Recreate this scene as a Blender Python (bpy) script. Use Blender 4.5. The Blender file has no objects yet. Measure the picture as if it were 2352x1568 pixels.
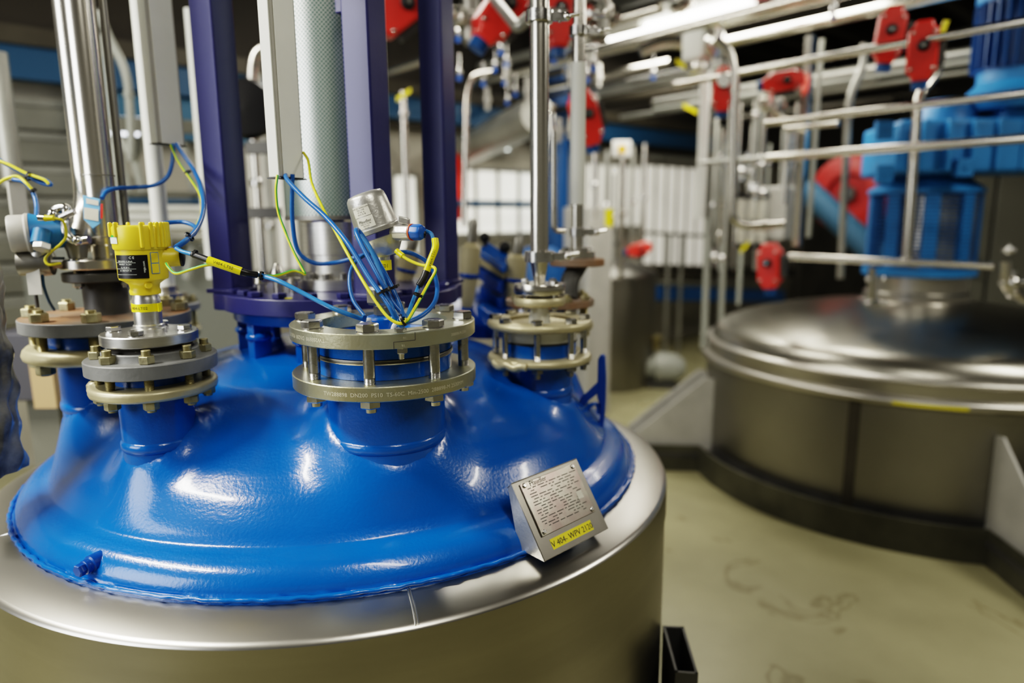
import bpy, math, random
from mathutils import Vector, Matrix
random.seed(7)
R_ = math.radians
SC = bpy.context.scene
COL = SC.collection
# ------------------------------------------------------------------ camera
F = 1568.0; TH = 0.177; RO = -0.008; CAMZ = 1.5
def ray(u, v):
    dx = (u-1176)/F; dy = (784-v)/F
    c, s = math.cos(RO), math.sin(RO)
    dx, dy = c*dx-s*dy, s*dx+c*dy
    return Vector((dx, math.cos(TH)+dy*math.sin(TH), -math.sin(TH)+dy*math.cos(TH)))
def P(u, v, Y):
    d = ray(u, v); return Vector((0, 0, CAMZ)) + d*(Y/d.y)
def PZ(u, v, z):
    d = ray(u, v); return Vector((0, 0, CAMZ)) + d*((z-CAMZ)/d.z)
A = Vector((-0.661, 0.750, 0)); B = Vector((0.750, 0.661, 0)); Z = Vector((0, 0, 1))
def PW(u, v, D):
    d = ray(u, v); return Vector((0, 0, CAMZ)) + d*(D/d.dot(A))
cam = bpy.data.cameras.new('camera'); co = bpy.data.objects.new('camera', cam); COL.objects.link(co)
U0 = Vector((0, math.sin(TH), math.cos(TH))); X0 = Vector((1, 0, 0)); Fw = Vector((0, math.cos(TH), -math.sin(TH)))
c_, s_ = math.cos(RO), math.sin(RO)
rt = X0*c_+U0*s_; up = -X0*s_+U0*c_
co.matrix_world = Matrix(((rt.x, up.x, -Fw.x, 0), (rt.y, up.y, -Fw.y, 0), (rt.z, up.z, -Fw.z, CAMZ), (0, 0, 0, 1)))
cam.sensor_width = 36; cam.lens = F/2352*36; cam.clip_start = 0.02; cam.clip_end = 100
cam.dof.use_dof = True; cam.dof.focus_distance = 1.16; cam.dof.aperture_fstop = 1.35
SC.camera = co

# ------------------------------------------------------------------ materials
def mat(name, col, rough=.5, metal=0., bump=0., bscale=60., var=0., vscale=6., coat=0., col2=None, rvar=0., stretch=None, emit=None, es=0, trans=0, spec=None, alpha=None):
    m = bpy.data.materials.new(name); m.use_nodes = True
    nt = m.node_tree; b = nt.nodes['Principled BSDF']
    b.inputs['Base Color'].default_value = (*col, 1); b.inputs['Roughness'].default_value = rough
    b.inputs['Metallic'].default_value = metal
    if coat: b.inputs['Coat Weight'].default_value = coat; b.inputs['Coat Roughness'].default_value = .08
    if trans: b.inputs['Transmission Weight'].default_value = trans
    if spec is not None: b.inputs['Specular IOR Level'].default_value = spec
    if emit: b.inputs['Emission Color'].default_value = (*emit, 1); b.inputs['Emission Strength'].default_value = es
    if bump or var or rvar:
        tc = nt.nodes.new('ShaderNodeTexCoord'); mp = nt.nodes.new('ShaderNodeMapping')
        nt.links.new(tc.outputs['Object'], mp.inputs[0])
        if stretch: mp.inputs['Scale'].default_value = stretch
        if var or rvar:
            n = nt.nodes.new('ShaderNodeTexNoise'); n.inputs['Scale'].default_value = vscale; n.inputs['Detail'].default_value = 6
            nt.links.new(mp.outputs[0], n.inputs['Vector'])
            cr = nt.nodes.new('ShaderNodeValToRGB'); cr.color_ramp.elements[0].position = .38; cr.color_ramp.elements[1].position = .62
            c2 = col2 or tuple(c*(1-var) for c in col)
            cr.color_ramp.elements[0].color = (*col, 1); cr.color_ramp.elements[1].color = (*c2, 1)
            nt.links.new(n.outputs[0], cr.inputs[0])
            if var: nt.links.new(cr.outputs[0], b.inputs['Base Color'])
            if rvar:
                mr = nt.nodes.new('ShaderNodeMapRange'); mr.inputs['To Min'].default_value = max(.02, rough-rvar); mr.inputs['To Max'].default_value = rough+rvar
                mr.inputs['From Min'].default_value = .3; mr.inputs['From Max'].default_value = .7
                nt.links.new(n.outputs[0], mr.inputs['Value']); nt.links.new(mr.outputs[0], b.inputs['Roughness'])
        if bump:
            n2 = nt.nodes.new('ShaderNodeTexNoise'); n2.inputs['Scale'].default_value = bscale; n2.inputs['Detail'].default_value = 3
            nt.links.new(mp.outputs[0], n2.inputs['Vector'])
            bp = nt.nodes.new('ShaderNodeBump'); bp.inputs['Strength'].default_value = bump; bp.inputs['Distance'].default_value = .002
            nt.links.new(n2.outputs[0], bp.inputs['Height']); nt.links.new(bp.outputs[0], b.inputs['Normal'])
    return m
def s2l(r, g, b):
    f = lambda c: (c/255/12.92) if c/255 <= .04045 else ((c/255+.055)/1.055)**2.4
    return (f(r), f(g), f(b))
M = {}
M['blue'] = mat('glossy_blue_paint', (.0, .112, .47), .23, 0, .22, 170, .12, 3.5, .35)
M['blue_dk'] = mat('deep_blue_paint', (.0, .065, .36), .3, 0, .3, 80, .2, 5)
M['indigo'] = mat('indigo_paint', (.026, .028, .13), .38, 0, .1, 90, .1, 6, .22)
M['steel'] = mat('brushed_steel', (.56, .54, .49), .33, 1, .06, 60, .10, 2, stretch=(1, 1, 8))
M['steel_top'] = mat('brushed_steel_top', (.60, .58, .53), .30, 1, 0, 60, .06, 3)
M['plate'] = mat('dull_plate_steel', (.27, .255, .225), .36, 1, 0, 60, .1, 20)
M['plate2'] = mat('etched_plate', (.42, .40, .34), .28, 1, 0, 60, .3, 25, col2=(.36, .29, .26))
M['jshell'] = mat('jacket_shell_steel', (.30, .285, .24), .33, 1, 0, 60, .10, 2, stretch=(1, 1, 8))
M['steel_dull'] = mat('dull_steel', (.34, .33, .30), .42, 1, .05, 60, .12, 2)
M['pipe'] = mat('satin_steel_pipe', (.72, .69, .62), .25, 1, .0, 10, .06, 3)
M['chrome'] = mat('bright_bolt_steel', (.74, .73, .70), .22, 1, .1, 140, .2, 30, rvar=.08)
M['polish'] = mat('turned_stainless', (.80, .79, .76), .3, 1, .05, 60, .1, 10, stretch=(1, 1, 20))
M['zinc'] = mat('yellow_zinc', (.60, .56, .37), .32, .9, .15, 160, .22, 7, rvar=.08, col2=(.54, .55, .44))
M['cream'] = mat('cream_zinc', (.60, .54, .34), .42, .45, .2, 100, .25, 9)
M['cream_paint'] = mat('cream_paint', (.55, .49, .30), .4, .1, .1, 60, .2, 9)
M['nut'] = mat('yellow_nut', (.50, .46, .29), .42, .7, .2, 150, .35, 40)
M['stud'] = mat('zinc_stud', (.42, .37, .20), .4, .8)
M['greyp'] = mat('grey_painted_cast', (.20, .205, .205), .5, 0, .7, 45, .2, 10)
M['greydk'] = mat('dark_grey_paint', (.085, .083, .078), .5, .2, .2, 40, .3, 8)
M['rust'] = mat('rust_stained_top', (.30, .165, .085), .65, .2, .3, 40, .6, 8, col2=(.24, .20, .16))
M['gasket'] = mat('dark_gasket', (.045, .040, .035), .7)
M['yellow'] = mat('yellow_plastic', (.80, .62, .035), .38, 0, .1, 90)
M['ytape'] = mat('yellow_tape', (.82, .72, .01), .35)
M['black'] = mat('black_plastic', (.012, .012, .013), .4)
M['blabel'] = mat('black_label', (.008, .008, .010), .35)
M['white'] = mat('white_paint', (.74, .75, .70), .4, 0, 0, 10, .08, 4)
M['trunk'] = mat('pale_trunking', (.86, .87, .82), .4, 0, 0, 10, .1, 5)
M['trunkg'] = mat('grey_trunking', (.46, .45, .41), .45, 0, 0, 10, .12, 8)
M['label'] = mat('cream_label', (.72, .70, .60), .4)
M['wlabel'] = mat('white_label', (.80, .86, .80), .35)
M['alu'] = mat('cast_aluminium', (.58, .57, .53), .35, .75, .25, 150, .08, 10)
M['cable'] = mat('blue_cable', (.015, .12, .40), .32, 0, .1, 60, .15, 20)
M['cableL'] = mat('light_blue_cable', (.035, .20, .52), .3)
M['cabley'] = mat('yellow_cable', (.72, .66, .03), .35)
M['cableg'] = mat('green_cable', (.03, .42, .05), .35)
M['bgland'] = mat('blue_nylon', (.01, .10, .42), .35)
M['orange'] = mat('orange_seal', (.7, .12, .03), .5)
M['red'] = mat('red_actuator_paint', (.78, .045, .03), .33, 0, .1, 40, .15, 10, .3)
M['tagwhite'] = mat('white_tag', (.95, .95, .92), .5)
M['reddk'] = mat('dark_red_paint', (.30, .012, .012), .45)
M['motor'] = mat('sky_blue_motor_paint', (.025, .19, .46), .42, 0, .1, 40, .15, 6)
M['motordk'] = mat('dark_blue_motor_paint', (.006, .075, .24), .42)
M['ptfe'] = mat('white_spacer', (.72, .72, .68), .35)
M['glassy'] = mat('frosted_glass', (.86, .87, .83), .25, 0, trans=.35)
M['floor'] = None
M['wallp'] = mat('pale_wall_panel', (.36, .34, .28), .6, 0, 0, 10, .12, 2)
M['wallg'] = mat('grey_louvre', (.23, .23, .20), .6, .2, .1, 20, .25, 3)
M['dark'] = mat('dark_ceiling', (.035, .030, .022), .8, 0, 0, 10, .4, 2)
M['beam'] = mat('dark_steel_beam', (.07, .062, .045), .6, .2, 0, 10, .3, 3)
M['bluebeam'] = mat('teal_blue_beam', (.012, .065, .14), .5)
M['cabinet'] = mat('grey_cabinet', (.15, .15, .125), .5)
M['galv'] = mat('galvanised_pipe', (.40, .40, .36), .4, .6, .1, 20, .2, 4)
M['cond'] = mat('grey_conduit', (.33, .34, .30), .4, .1)
M['curb'] = mat('grey_curb_steel', (.10, .098, .072), .5, .3, .1, 20, .35, 5)
M['glow'] = mat('tube_glow', (1, 1, 1), .5, emit=(1, .97, .86), es=14)
M['winglow'] = mat('bright_window_glass', (.9, .95, .9), .2, emit=(.93, 1., .95), es=3.2)
M['winglow2'] = mat('bright_pane_glass', (.9, .95, .9), .2, emit=(1., .96, .84), es=.8)
M['winglow3'] = mat('dim_window_glass', (.75, .75, .68), .3, emit=(1., .94, .82), es=.42)
M['wrap'] = mat('plastic_wrap', (.34, .33, .30), .3, 0, 1., 14, .7, 12, .3, col2=(.07, .07, .07))
M['amber'] = mat('amber_lens', (.85, .45, .02), .3)
M['paleblue'] = mat('pale_blue_tag', (.20, .50, .85), .4)
M['jacket'] = M['steel']
M['stampm'] = mat('stamped_metal', (.85, .82, .68), .35, .6)
# perforated guard
def perf():
    m = mat('perforated_guard', (.62, .62, .60), .35, .55); nt = m.node_tree; b = nt.nodes['Principled BSDF']
    N = nt.nodes.new; L = nt.links.new
    tc = N('ShaderNodeTexCoord'); sx = N('ShaderNodeSeparateXYZ'); L(tc.outputs['Object'], sx.inputs[0])
    def mth(op, a, bb=None):
        n = N('ShaderNodeMath'); n.operation = op
        for i, x in enumerate((a, bb)):
            if x is None: continue
            if isinstance(x, (int, float)): n.inputs[i].default_value = x
            else: L(x, n.inputs[i])
        return n.outputs[0]
    an = mth('MULTIPLY', mth('ARCTAN2', sx.outputs[1], sx.outputs[0]), 88/(2*math.pi))
    zz = mth('MULTIPLY', sx.outputs[2], 1/.0098)
    def cell(off):
        a = mth('SUBTRACT', mth('FRACT', mth('ADD', an, off)), .5); z = mth('SUBTRACT', mth('FRACT', mth('ADD', zz, off)), .5)
        return mth('ADD', mth('MULTIPLY', a, a), mth('MULTIPLY', z, z))
    d = mth('MINIMUM', cell(50.), cell(50.5))
    k = mth('LESS_THAN', d, .06)
    mx = N('ShaderNodeMix'); mx.data_type = 'RGBA'; L(k, mx.inputs[0]); mx.inputs[6].default_value = (.55, .56, .53, 1); mx.inputs[7].default_value = (.005, .10, .075, 1)
    L(mx.outputs[2], b.inputs['Base Color'])
    mt = mth('MULTIPLY', mth('SUBTRACT', 1., k), .8); L(mt, b.inputs['Metallic'])
    return m
M['perf'] = perf()
# concrete floor with damp rings and stains
def floorm():
    m = mat('worn_resin_floor', (.34, .32, .19), .38, 0, .15, 12, .2, 1.2, rvar=.12, col2=(.25, .235, .135)); nt = m.node_tree; b = nt.nodes['Principled BSDF']
    N = nt.nodes.new; L = nt.links.new
    src = b.inputs['Base Color'].links[0].from_socket
    tc = N('ShaderNodeTexCoord'); n = N('ShaderNodeTexNoise'); n.inputs['Scale'].default_value = 3.; n.inputs['Detail'].default_value = 3; n.inputs['Distortion'].default_value = 1.2
    L(tc.outputs['Object'], n.inputs[0])
    cr = N('ShaderNodeValToRGB'); e = cr.color_ramp.elements
    e[0].position = .60; e[0].color = (1, 1, 1, 1); e[1].position = .66; e[1].color = (1, 1, 1, 1)
    x = e.new(.63); x.color = (.66, .62, .55, 1)
    L(n.outputs[0], cr.inputs[0])
    mx = N('ShaderNodeMix'); mx.data_type = 'RGBA'; mx.blend_type = 'MULTIPLY'; mx.inputs[0].default_value = 1
    L(src, mx.inputs[6]); L(cr.outputs[0], mx.inputs[7]); L(mx.outputs[2], b.inputs['Base Color'])
    return m
M['floor'] = floorm()

# ------------------------------------------------------------------ mesh builder
class MB:
    def __init__(s): s.v = []; s.f = []; s.mi = []; s.m = 0
    def add(s, vs, fs):
        o = len(s.v); s.v += [Vector(x) for x in vs]; s.f += [[o+i for i in f] for f in fs]; s.mi += [s.m]*len(fs); return s
    def rings(s, rs, cap0=True, cap1=True, closed=False):
        n = len(rs[0]); vs = [p for r in rs for p in r]; fs = []
        k = len(rs)
        for i in range(k if closed else k-1):
            a = i*n; b = ((i+1) % k)*n
            for j in range(n):
                j2 = (j+1) % n; fs.append([a+j, a+j2, b+j2, b+j])
        if not closed:
            if cap0: fs.append(list(range(n-1, -1, -1)))
            if cap1: fs.append([(k-1)*n+j for j in range(n)])
        return s.add(vs, fs)
    def lathe(s, prof, c=(0, 0, 0), ax=Z, seg=48, cap0=True, cap1=True, closed=False, ph=0):
        ax = Vector(ax).normalized(); x, y = frame(ax); c = Vector(c)
        rs = []
        for r, h in prof:
            r = max(r, 1e-5)
            rs.append([c+ax*h+(x*math.cos(ph+2*math.pi*j/seg)+y*math.sin(ph+2*math.pi*j/seg))*r for j in range(seg)])
        return s.rings(rs, cap0, cap1, closed)
    def cyl(s, a, b, r, r2=None, seg=24, cham=0):
        a = Vector(a); b = Vector(b); L = (b-a).length; r2 = r if r2 is None else r2
        if cham: pr = [(r-cham, 0), (r, cham), (r2, L-cham), (r2-cham, L)]
        else: pr = [(r, 0), (r2, L)]
        return s.lathe(pr, a, b-a, seg)
    def annulus(s, c, z0, z1, ri, ro, seg=72, ch=.0015, ax=Z):
        return s.lathe([(ri, z0), (ro-ch, z0), (ro, z0+ch), (ro, z1-ch), (ro-ch, z1), (ri, z1)], c, ax, seg, closed=True)
    def hexa(s, c, h, r, ax=Z, ph=0, ch=.12):
        return s.lathe([(r*(1-ch), 0), (r, h*ch*1.2), (r, h*(1-ch*1.2)), (r*(1-ch), h)], c, ax, 6, ph=ph)
    def box(s, c, size, x=None, y=None, z=None):
        x = Vector(x).normalized() if x else Vector((1, 0, 0)); z = Vector(z).normalized() if z else Z
        y = Vector(y).normalized() if y else z.cross(x).normalized()
        c = Vector(c); a, b, d = size[0]/2, size[1]/2, size[2]/2
        vs = [c+x*(i*a)+y*(j*b)+z*(k*d) for k in (-1, 1) for j in (-1, 1) for i in (-1, 1)]
        return s.add(vs, [[0, 2, 3, 1], [4, 5, 7, 6], [0, 1, 5, 4], [2, 6, 7, 3], [0, 4, 6, 2], [1, 3, 7, 5]])
    def prism(s, pts, off):
        n = len(pts); off = Vector(off); pts = [Vector(p) for p in pts]
        return s.add(pts+[p+off for p in pts], [list(range(n-1, -1, -1)), list(range(n, 2*n))]+[[i, (i+1) % n, n+(i+1) % n, n+i] for i in range(n)])
    def tube(s, pts, r, seg=12, smooth=True, sub=8, cap=True, stripe=None, rfun=None):
        pts = [Vector(p) for p in pts]
        if smooth and len(pts) > 2: pts = crom(pts, sub)
        t0 = (pts[1]-pts[0]).normalized(); nx, ny = frame(t0); rs = []
        for i, p in enumerate(pts):
            t = (pts[min(i+1, len(pts)-1)]-pts[max(i-1, 0)]).normalized()
            nx = (nx-t*nx.dot(t)).normalized(); ny = t.cross(nx)
            rr = rfun(i/(len(pts)-1)) if rfun else r
            rs.append([p+(nx*math.cos(2*math.pi*j/seg)+ny*math.sin(2*math.pi*j/seg))*rr for j in range(seg)])
        o = len(s.f); s.rings(rs, cap, cap)
        if stripe:
            for k in range(o, len(s.f)-2*cap):
                if (k-o) % seg in stripe: s.mi[k] = 1
        return s
    def sphere(s, c, r, seg=20, sc=(1, 1, 1), ax=Z):
        n = seg//2
        return s.lathe([(r*math.sin(math.pi*i/n), -r*math.cos(math.pi*i/n)*sc[2]) for i in range(n+1)], c, ax, seg, False, False)
    def build(s, name, m, parent=None, bev=0, smooth=True, ang=35, kind=None):
        off = ROOT.get(parent.name, Vector()) if parent else Vector()
        me = bpy.data.meshes.new(name)
        me.from_pydata([v-off for v in s.v], [], s.f)
        for x in (m if isinstance(m, (list, tuple)) else [m]): me.materials.append(M[x] if isinstance(x, str) else x)
        me.polygons.foreach_set('material_index', s.mi)
        me.update()
        if smooth:
            me.polygons.foreach_set('use_smooth', [True]*len(me.polygons)); me.set_sharp_from_angle(angle=R_(ang))
        o = bpy.data.objects.new(name, me); COL.objects.link(o)
        if parent: o.parent = parent; ROOT[o.name] = off
        if bev:
            b = o.modifiers.new('soft_edges', 'BEVEL'); b.width = bev; b.segments = 2; b.limit_method = 'ANGLE'; b.angle_limit = R_(40)
        if kind: o['kind'] = kind
        return o
ROOT = {}
def frame(t):
    a = Vector((0, 0, 1)) if abs(t.z) < .9 else Vector((1, 0, 0))
    if abs(t.z) >= .9: x = Vector((1, 0, 0)); x = (x-t*x.dot(t)).normalized(); return x, t.cross(x)
    x = a.cross(t).normalized(); return x, t.cross(x)
def crom(p, sub):
    out = []
    q = [p[0]*2-p[1]]+p+[p[-1]*2-p[-2]]
    for i in range(1, len(q)-2):
        a, b, c, d = q[i-1:i+3]
        for k in range(sub):
            t = k/sub
            out.append(.5*((2*b)+(c-a)*t+(2*a-5*b+4*c-d)*t*t+(3*b-a-3*c+d)*t**3))
    out.append(p[-1]); return out
def fillet(pts, r, n=6):
    pts = [Vector(p) for p in pts]; out = [pts[0]]
    for i in range(1, len(pts)-1):
        a = (pts[i-1]-pts[i]); b = (pts[i+1]-pts[i]); q = min(r, a.length*.49, b.length*.49)
        s0 = pts[i]+a.normalized()*q; s1 = pts[i]+b.normalized()*q
        for k in range(n+1):
            t = k/n; out.append(s0*(1-t)**2+pts[i]*2*t*(1-t)+s1*t*t)
    out.append(pts[-1]); return out
def thing(name, label, cat, loc=(0, 0, 0), group=None):
    o = bpy.data.objects.new(name, None); COL.objects.link(o); o.location = loc; o.empty_display_size = .05
    o['label'] = label; o['category'] = cat
    if group: o['group'] = group
    ROOT[o.name] = Vector(loc); return o
def tag(o, label, cat, group=None):
    o['label'] = label; o['category'] = cat
    if group: o['group'] = group
    return o
def copy_tree(o, parent=None):
    c = o.copy(); COL.objects.link(c)
    if parent: c.parent = parent
    for ch in [x for x in list(bpy.data.objects) if x.parent == o]: copy_tree(ch, c)
    return c
def polar(c, r, deg, z): return Vector((c[0]+r*math.cos(R_(deg)), c[1]+r*math.sin(R_(deg)), z))
def textmb(mb, body, size, fn, depth=.0004, align='CENTER'):
    cu = bpy.data.curves.new('lettering', 'FONT'); cu.body = body; cu.size = size; cu.align_x = align; cu.resolution_u = 2
    ob = bpy.data.objects.new('lettering', cu); COL.objects.link(ob)
    dg = bpy.context.evaluated_depsgraph_get(); dg.update(); me = bpy.data.meshes.new_from_object(ob.evaluated_get(dg))
    mb.add([fn(v.co.x, v.co.y) for v in me.vertices], [list(p.vertices) for p in me.polygons])
    bpy.data.objects.remove(ob); bpy.data.meshes.remove(me)
    return mb
def plane_fn(o, x, y, n, lift=.0006): return lambda a, b: Vector(o)+x*a+y*b+n*lift
def cyl_fn(c, r, az0, z0, s=1, flip=1, lift=.0005):
    return lambda a, b: Vector((c[0]+(r+lift)*math.cos(az0+flip*s*a/r), c[1]+(r+lift)*math.sin(az0+flip*s*a/r), z0+flip*b))

# ------------------------------------------------------------------ reactor vessel
LC = Vector((-.432, 1.753, 0))
NOZ = [(-.240, 1.268, .112, .046, .10), (-.675, 1.256, .066, .026, .065), (-.912, 1.53, .110, .055, .12), (.066, 1.608, .088, .016, .07), (.105, 1.872, .075, .04, .09), (-.985, 1.93, .066, .04, .08)]
prof = [(0, 1.205), (.15, 1.200), (.28, 1.183), (.38, 1.155), (.46, 1.122), (.53, 1.085), (.58, 1.053), (.62, 1.020), (.648, .988), (.662, .970), (.670, .957), (.675, .953), (.690, .950), (.700, .9455), (.704, .9440), (.712, .9405), (.722, .932), (.731, .920), (.736, .908), (.737, .901), (.745, .899), (.745, .892)]
def pz(r):
    for (a, b), (c, d) in zip(prof, prof[1:]):
        if a <= r <= c and c > a: return b+(d-b)*(r-a)/(c-a)
    return prof[-1][1]
def domez(x, y):
    r = math.hypot(x-LC.x, y-LC.y); z = pz(r)
    for nx, ny, nr, nh, w in NOZ:
        d = math.hypot(x-nx, y-ny)
        if d < nr+w and r < .672:
            t = 1-max(0, d-nr)/w
            k = min(1, (.672-r)/.03)
            z += (nh+ max(0, 1.14-pz(r))*.12)*t**2.6*k
    return z
ves = thing('reactor_vessel', 'steel jacketed reactor vessel with a glossy bright blue domed lid', 'reactor', (LC.x, LC.y, 0))
mb = MB()
rad = []
for (a, _), (c, _) in zip(prof, prof[1:]):
    n = max(1, int((c-a)/.008))
    rad += [a+(c-a)*i/n for i in range(n)]
rad.append(.745)
SEG = 300; rs = []
zs = [domez(0, 0)]
for ri, r in enumerate(rad):
    r_ = max(r, 1e-4); ring = []
    for j in range(SEG):
        an = 2*math.pi*j/SEG; x = LC.x+r_*math.cos(an); y = LC.y+r_*math.sin(an)
        ring.append(Vector((x, y, domez(x, y))))
    rs.append(ring)
rs.append([Vector((p.x, p.y, .885)) for p in rs[-1]])
mb.rings(rs, False, False)
mb.build('domed_lid', 'blue', ves, ang=60)
# lumpy weld bead round the rim
mb = MB(); pts = []
for j in range(400):
    an = 2*math.pi*j/400; r = .7445+.0012*math.sin(j*2.1)+.0008*math.sin(j*.77); pts.append(Vector((LC.x+r*math.cos(an), LC.y+r*math.sin(an), .8995+.0007*math.sin(j*1.7))))
mb.rings([[p+Vector((math.cos(2*math.pi*i/400)*.0045*math.cos(q), math.sin(2*math.pi*i/400)*.0045*math.cos(q), .0045*math.sin(q))) for q in (0, .8, 1.6, 2.4, 3.2, 4.7)] for i, p in enumerate(pts)], closed=True)
mb.build('rim_weld', 'blue', ves, ang=80)
# nozzle necks
ztop = [1.28, 1.25, 1.265, 1.20, 1.2, 1.22]; nrr = [.110, .0645, .108, .078, .065, .048]
for (nx, ny, nr, nh, w), zt, r in zip(NOZ, ztop, nrr):
    zb = min(domez(nx+(r+.004)*math.cos(a), ny+(r+.004)*math.sin(a)) for a in [i*.4 for i in range(16)])
    zw = min(zb+.035, zt-.09)
    mb = MB(); mb.lathe([(r, zb-.05), (r, zt)], (nx, ny, 0), Z, 64)
    n_ = mb.build('nozzle_neck', 'blue', ves, ang=50)
    mb = MB(); mb.lathe([(r-.001, zw-.012), (r+.003, zw-.006), (r+.0035, zw), (r+.003, zw+.006), (r-.001, zw+.012)], (nx, ny, 0), Z, 64)
    mb.build('weld_seam', 'blue', n_, ang=80)
# jacket
mb = MB(); mb.lathe([(.74, .893), (.775, .886), (.815, .8745), (.8235, .8705), (.8255, .866)], (LC.x, LC.y, 0), Z, 200, False, False)
mb.build('jacket_top_cover', 'steel_top', ves, ang=60)
mb = MB(); mb.lathe([(.8255, .866), (.826, .80), (.8235, .7995), (.8235, .02), (.80, .02)], (LC.x, LC.y, 0), Z, 200, False, False)
mb.build('jacket_shell', 'jshell', ves, ang=30)
mb = MB()
for az in (-93.5, -92.6, -176.5):
    p0 = polar(LC, .748, az+13.5*0, .8945); p1 = polar(LC, .822, az+1, .8745)
    p0 = PZ(935, 1346, .8945) if az == -93.5 else PZ(940, 1345, .8945) if az == -92.6 else PZ(28, 1222, .894)
    p1 = PZ(955, 1435, .874) if az == -93.5 else PZ(962, 1433, .874) if az == -92.6 else PZ(-60, 1250, .874)
    mb = MB(); mb.tube([p0, (p0+p1)/2+Vector((.001, 0, 0)), p1], .0013, 6); mb.build('radial_seam', 'polish', ves)
mb = MB()
p = polar(LC, .8255, -57, .45); t = Vector((math.cos(R_(33)), math.sin(R_(33)), 0))
for az, w in ((-74, .05), (-33, .03)):
    ps = [polar(LC, .8262, az+k*w/.82*57.3/6, 0) for k in range(7)]
    mb.rings([[Vector((q.x, q.y, z)) for q in ps] for z in (.03, .80)], False, False) if 0 else None
# plug on the rim
pl = P(205, 1295, 1.0)
_p = PZ(222, 1303, .915)-LC; azp = math.degrees(math.atan2(_p.y, _p.x))
c0 = polar(LC, .728, azp, .925); axp = Vector((math.cos(R_(azp)), math.sin(R_(azp)), -.02)).normalized()
mb = MB(); mb.lathe([(.016, -.02), (.016, .004), (.013, .006), (.013, .010)], c0, axp, 24); pg = mb.build('rim_plug', 'blue_dk', ves)
mb = MB(); mb.lathe([(.0125, .010), (.0125, .015), (.011, .016)], c0, axp, 24); mb.hexa(c0+axp*.016, .012, .011, axp); mb.build('hex_head', 'blue_dk', pg)
# lifting lug (upright blue plate with gusset)
az = -19; base = PZ(1383, 998, .96)
lx = Vector((math.cos(R_(0)), math.sin(R_(0)), 0))
# outline traced in a vertical plane facing the camera side
Yl = 1.72
def lugp(pts, th, off=0): mb = MB(); mb.prism([P(u, v, Yl)+Vector((0, off, 0)) for u, v in pts], Vector((.006, th, 0))); return mb
lg = lugp(((1373, 826), (1377, 817), (1383, 814), (1389, 820), (1391, 870), (1390, 920), (1387, 965), (1381, 1006), (1374, 990), (1377, 960), (1377, 930), (1371, 912)), .022).build('lifting_lug', 'blue_dk', ves, bev=.003)
lugp(((1372, 878), (1374, 903), (1350, 922), (1338, 938), (1330, 930), (1332, 915), (1345, 904)), .02).build('lug_arm', 'blue_dk', lg, bev=.003)
lugp(((1331, 925), (1340, 934), (1378, 975), (1381, 1003), (1368, 996), (1330, 950)), .02).build('lug_foot', 'blue_dk', lg, bev=.003)
mb = MB(); mb.tube([P(1348, 965, 1.735), P(1352, 935, 1.735), P(1371, 928, 1.735), P(1376, 950, 1.735)], .006, 10); mb.build('shackle', 'blue', lg)
# side support bracket (open channel) near the floor
sb = P(1560, 1500, 1.75)
sbr = MB(); q0 = PZ(1523, 1437, .48); 
bx = [PZ(1522, 1436, .5), PZ(1571, 1438, .5), PZ(1604, 1547, .5), PZ(1551, 1543, .5)]
dn = Vector((0, 0, -.42))
for a, b_ in ((0, 1), (1, 2), (3, 0)):
    a0, b0 = bx[a], bx[b_]; nn = (b0-a0).cross(Z).normalized()*.006
    sbr.prism([a0, b0, b0+dn, a0+dn], nn)
a0, b0 = bx[2], bx[3]; nn = (b0-a0).cross(Z).normalized()*.006
sbr.prism([a0, b0, b0+dn, a0+dn], nn)
brk = sbr.build('support_channel', 'greydk', ves)

# ------------------------------------------------------------------ bolts & flanges
def thread(mb, c, z0, z1, r, pitch=.0022, seg=16):
    n = max(2, int((z1-z0)/pitch)); pr = []
    for i in range(n): pr += [(r*.9, z0+(z1-z0)*i/n), (r, z0+(z1-z0)*(i+.5)/n)]
    pr.append((r*.9, z1)); mb.lathe(pr, (c[0], c[1], 0), Z, seg)
def bolt(parent, c, ztop, zlo, zlb, r, hr, mhead, mshank, head=True, hh=None, mnut=None, stud=.010, low=.008):
    """bolt from above ztop, gap to zlo.. nut below zlb"""
    hh = hh or hr*.75; ph = random.random()*1.0; mnut = mnut or mhead
    mb = MB()
    if head:
        mb.lathe([(hr*1.0, ztop), (hr*1.0, ztop+.0015)], (c[0], c[1], 0), Z, 24)
        mb.hexa(Vector((c[0], c[1], ztop+.0015)), hh, hr, Z, ph); b = mb.build('bolt', mhead, parent, ang=25)
    else:
        mb.hexa(Vector((c[0], c[1], ztop)), hh, hr, Z, ph, .08); b = mb.build('bolt', mnut, parent, ang=25)
        mb = MB(); thread(mb, c, ztop+hh-.001, ztop+hh+stud, r); mb.build('stud_end', mshank, b, ang=80)
    mb = MB(); mb.lathe([(r, zlo+ (.012 if head else 0)), (r, ztop-.02)], (c[0], c[1], 0), Z, 20)
    if head: thread(mb, c, zlo-.002, zlo+.012, r*1.02)
    else:
        mb = MB(); thread(mb, c, zlo-.002, ztop-.02, r)
    mb.build('bolt_shank', mshank, b, ang=50)
    mb = MB(); mb.hexa(Vector((c[0], c[1], zlb-hh*1.05)), hh*1.05, hr*.98, Z, ph+.3); 
    mb.lathe([(r*.95, zlb-hh*1.05-low), (r, zlb-hh*1.05+.001)], (c[0], c[1], 0), Z, 16); mb.build('nut', mnut, b, ang=25)
    return b

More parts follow.
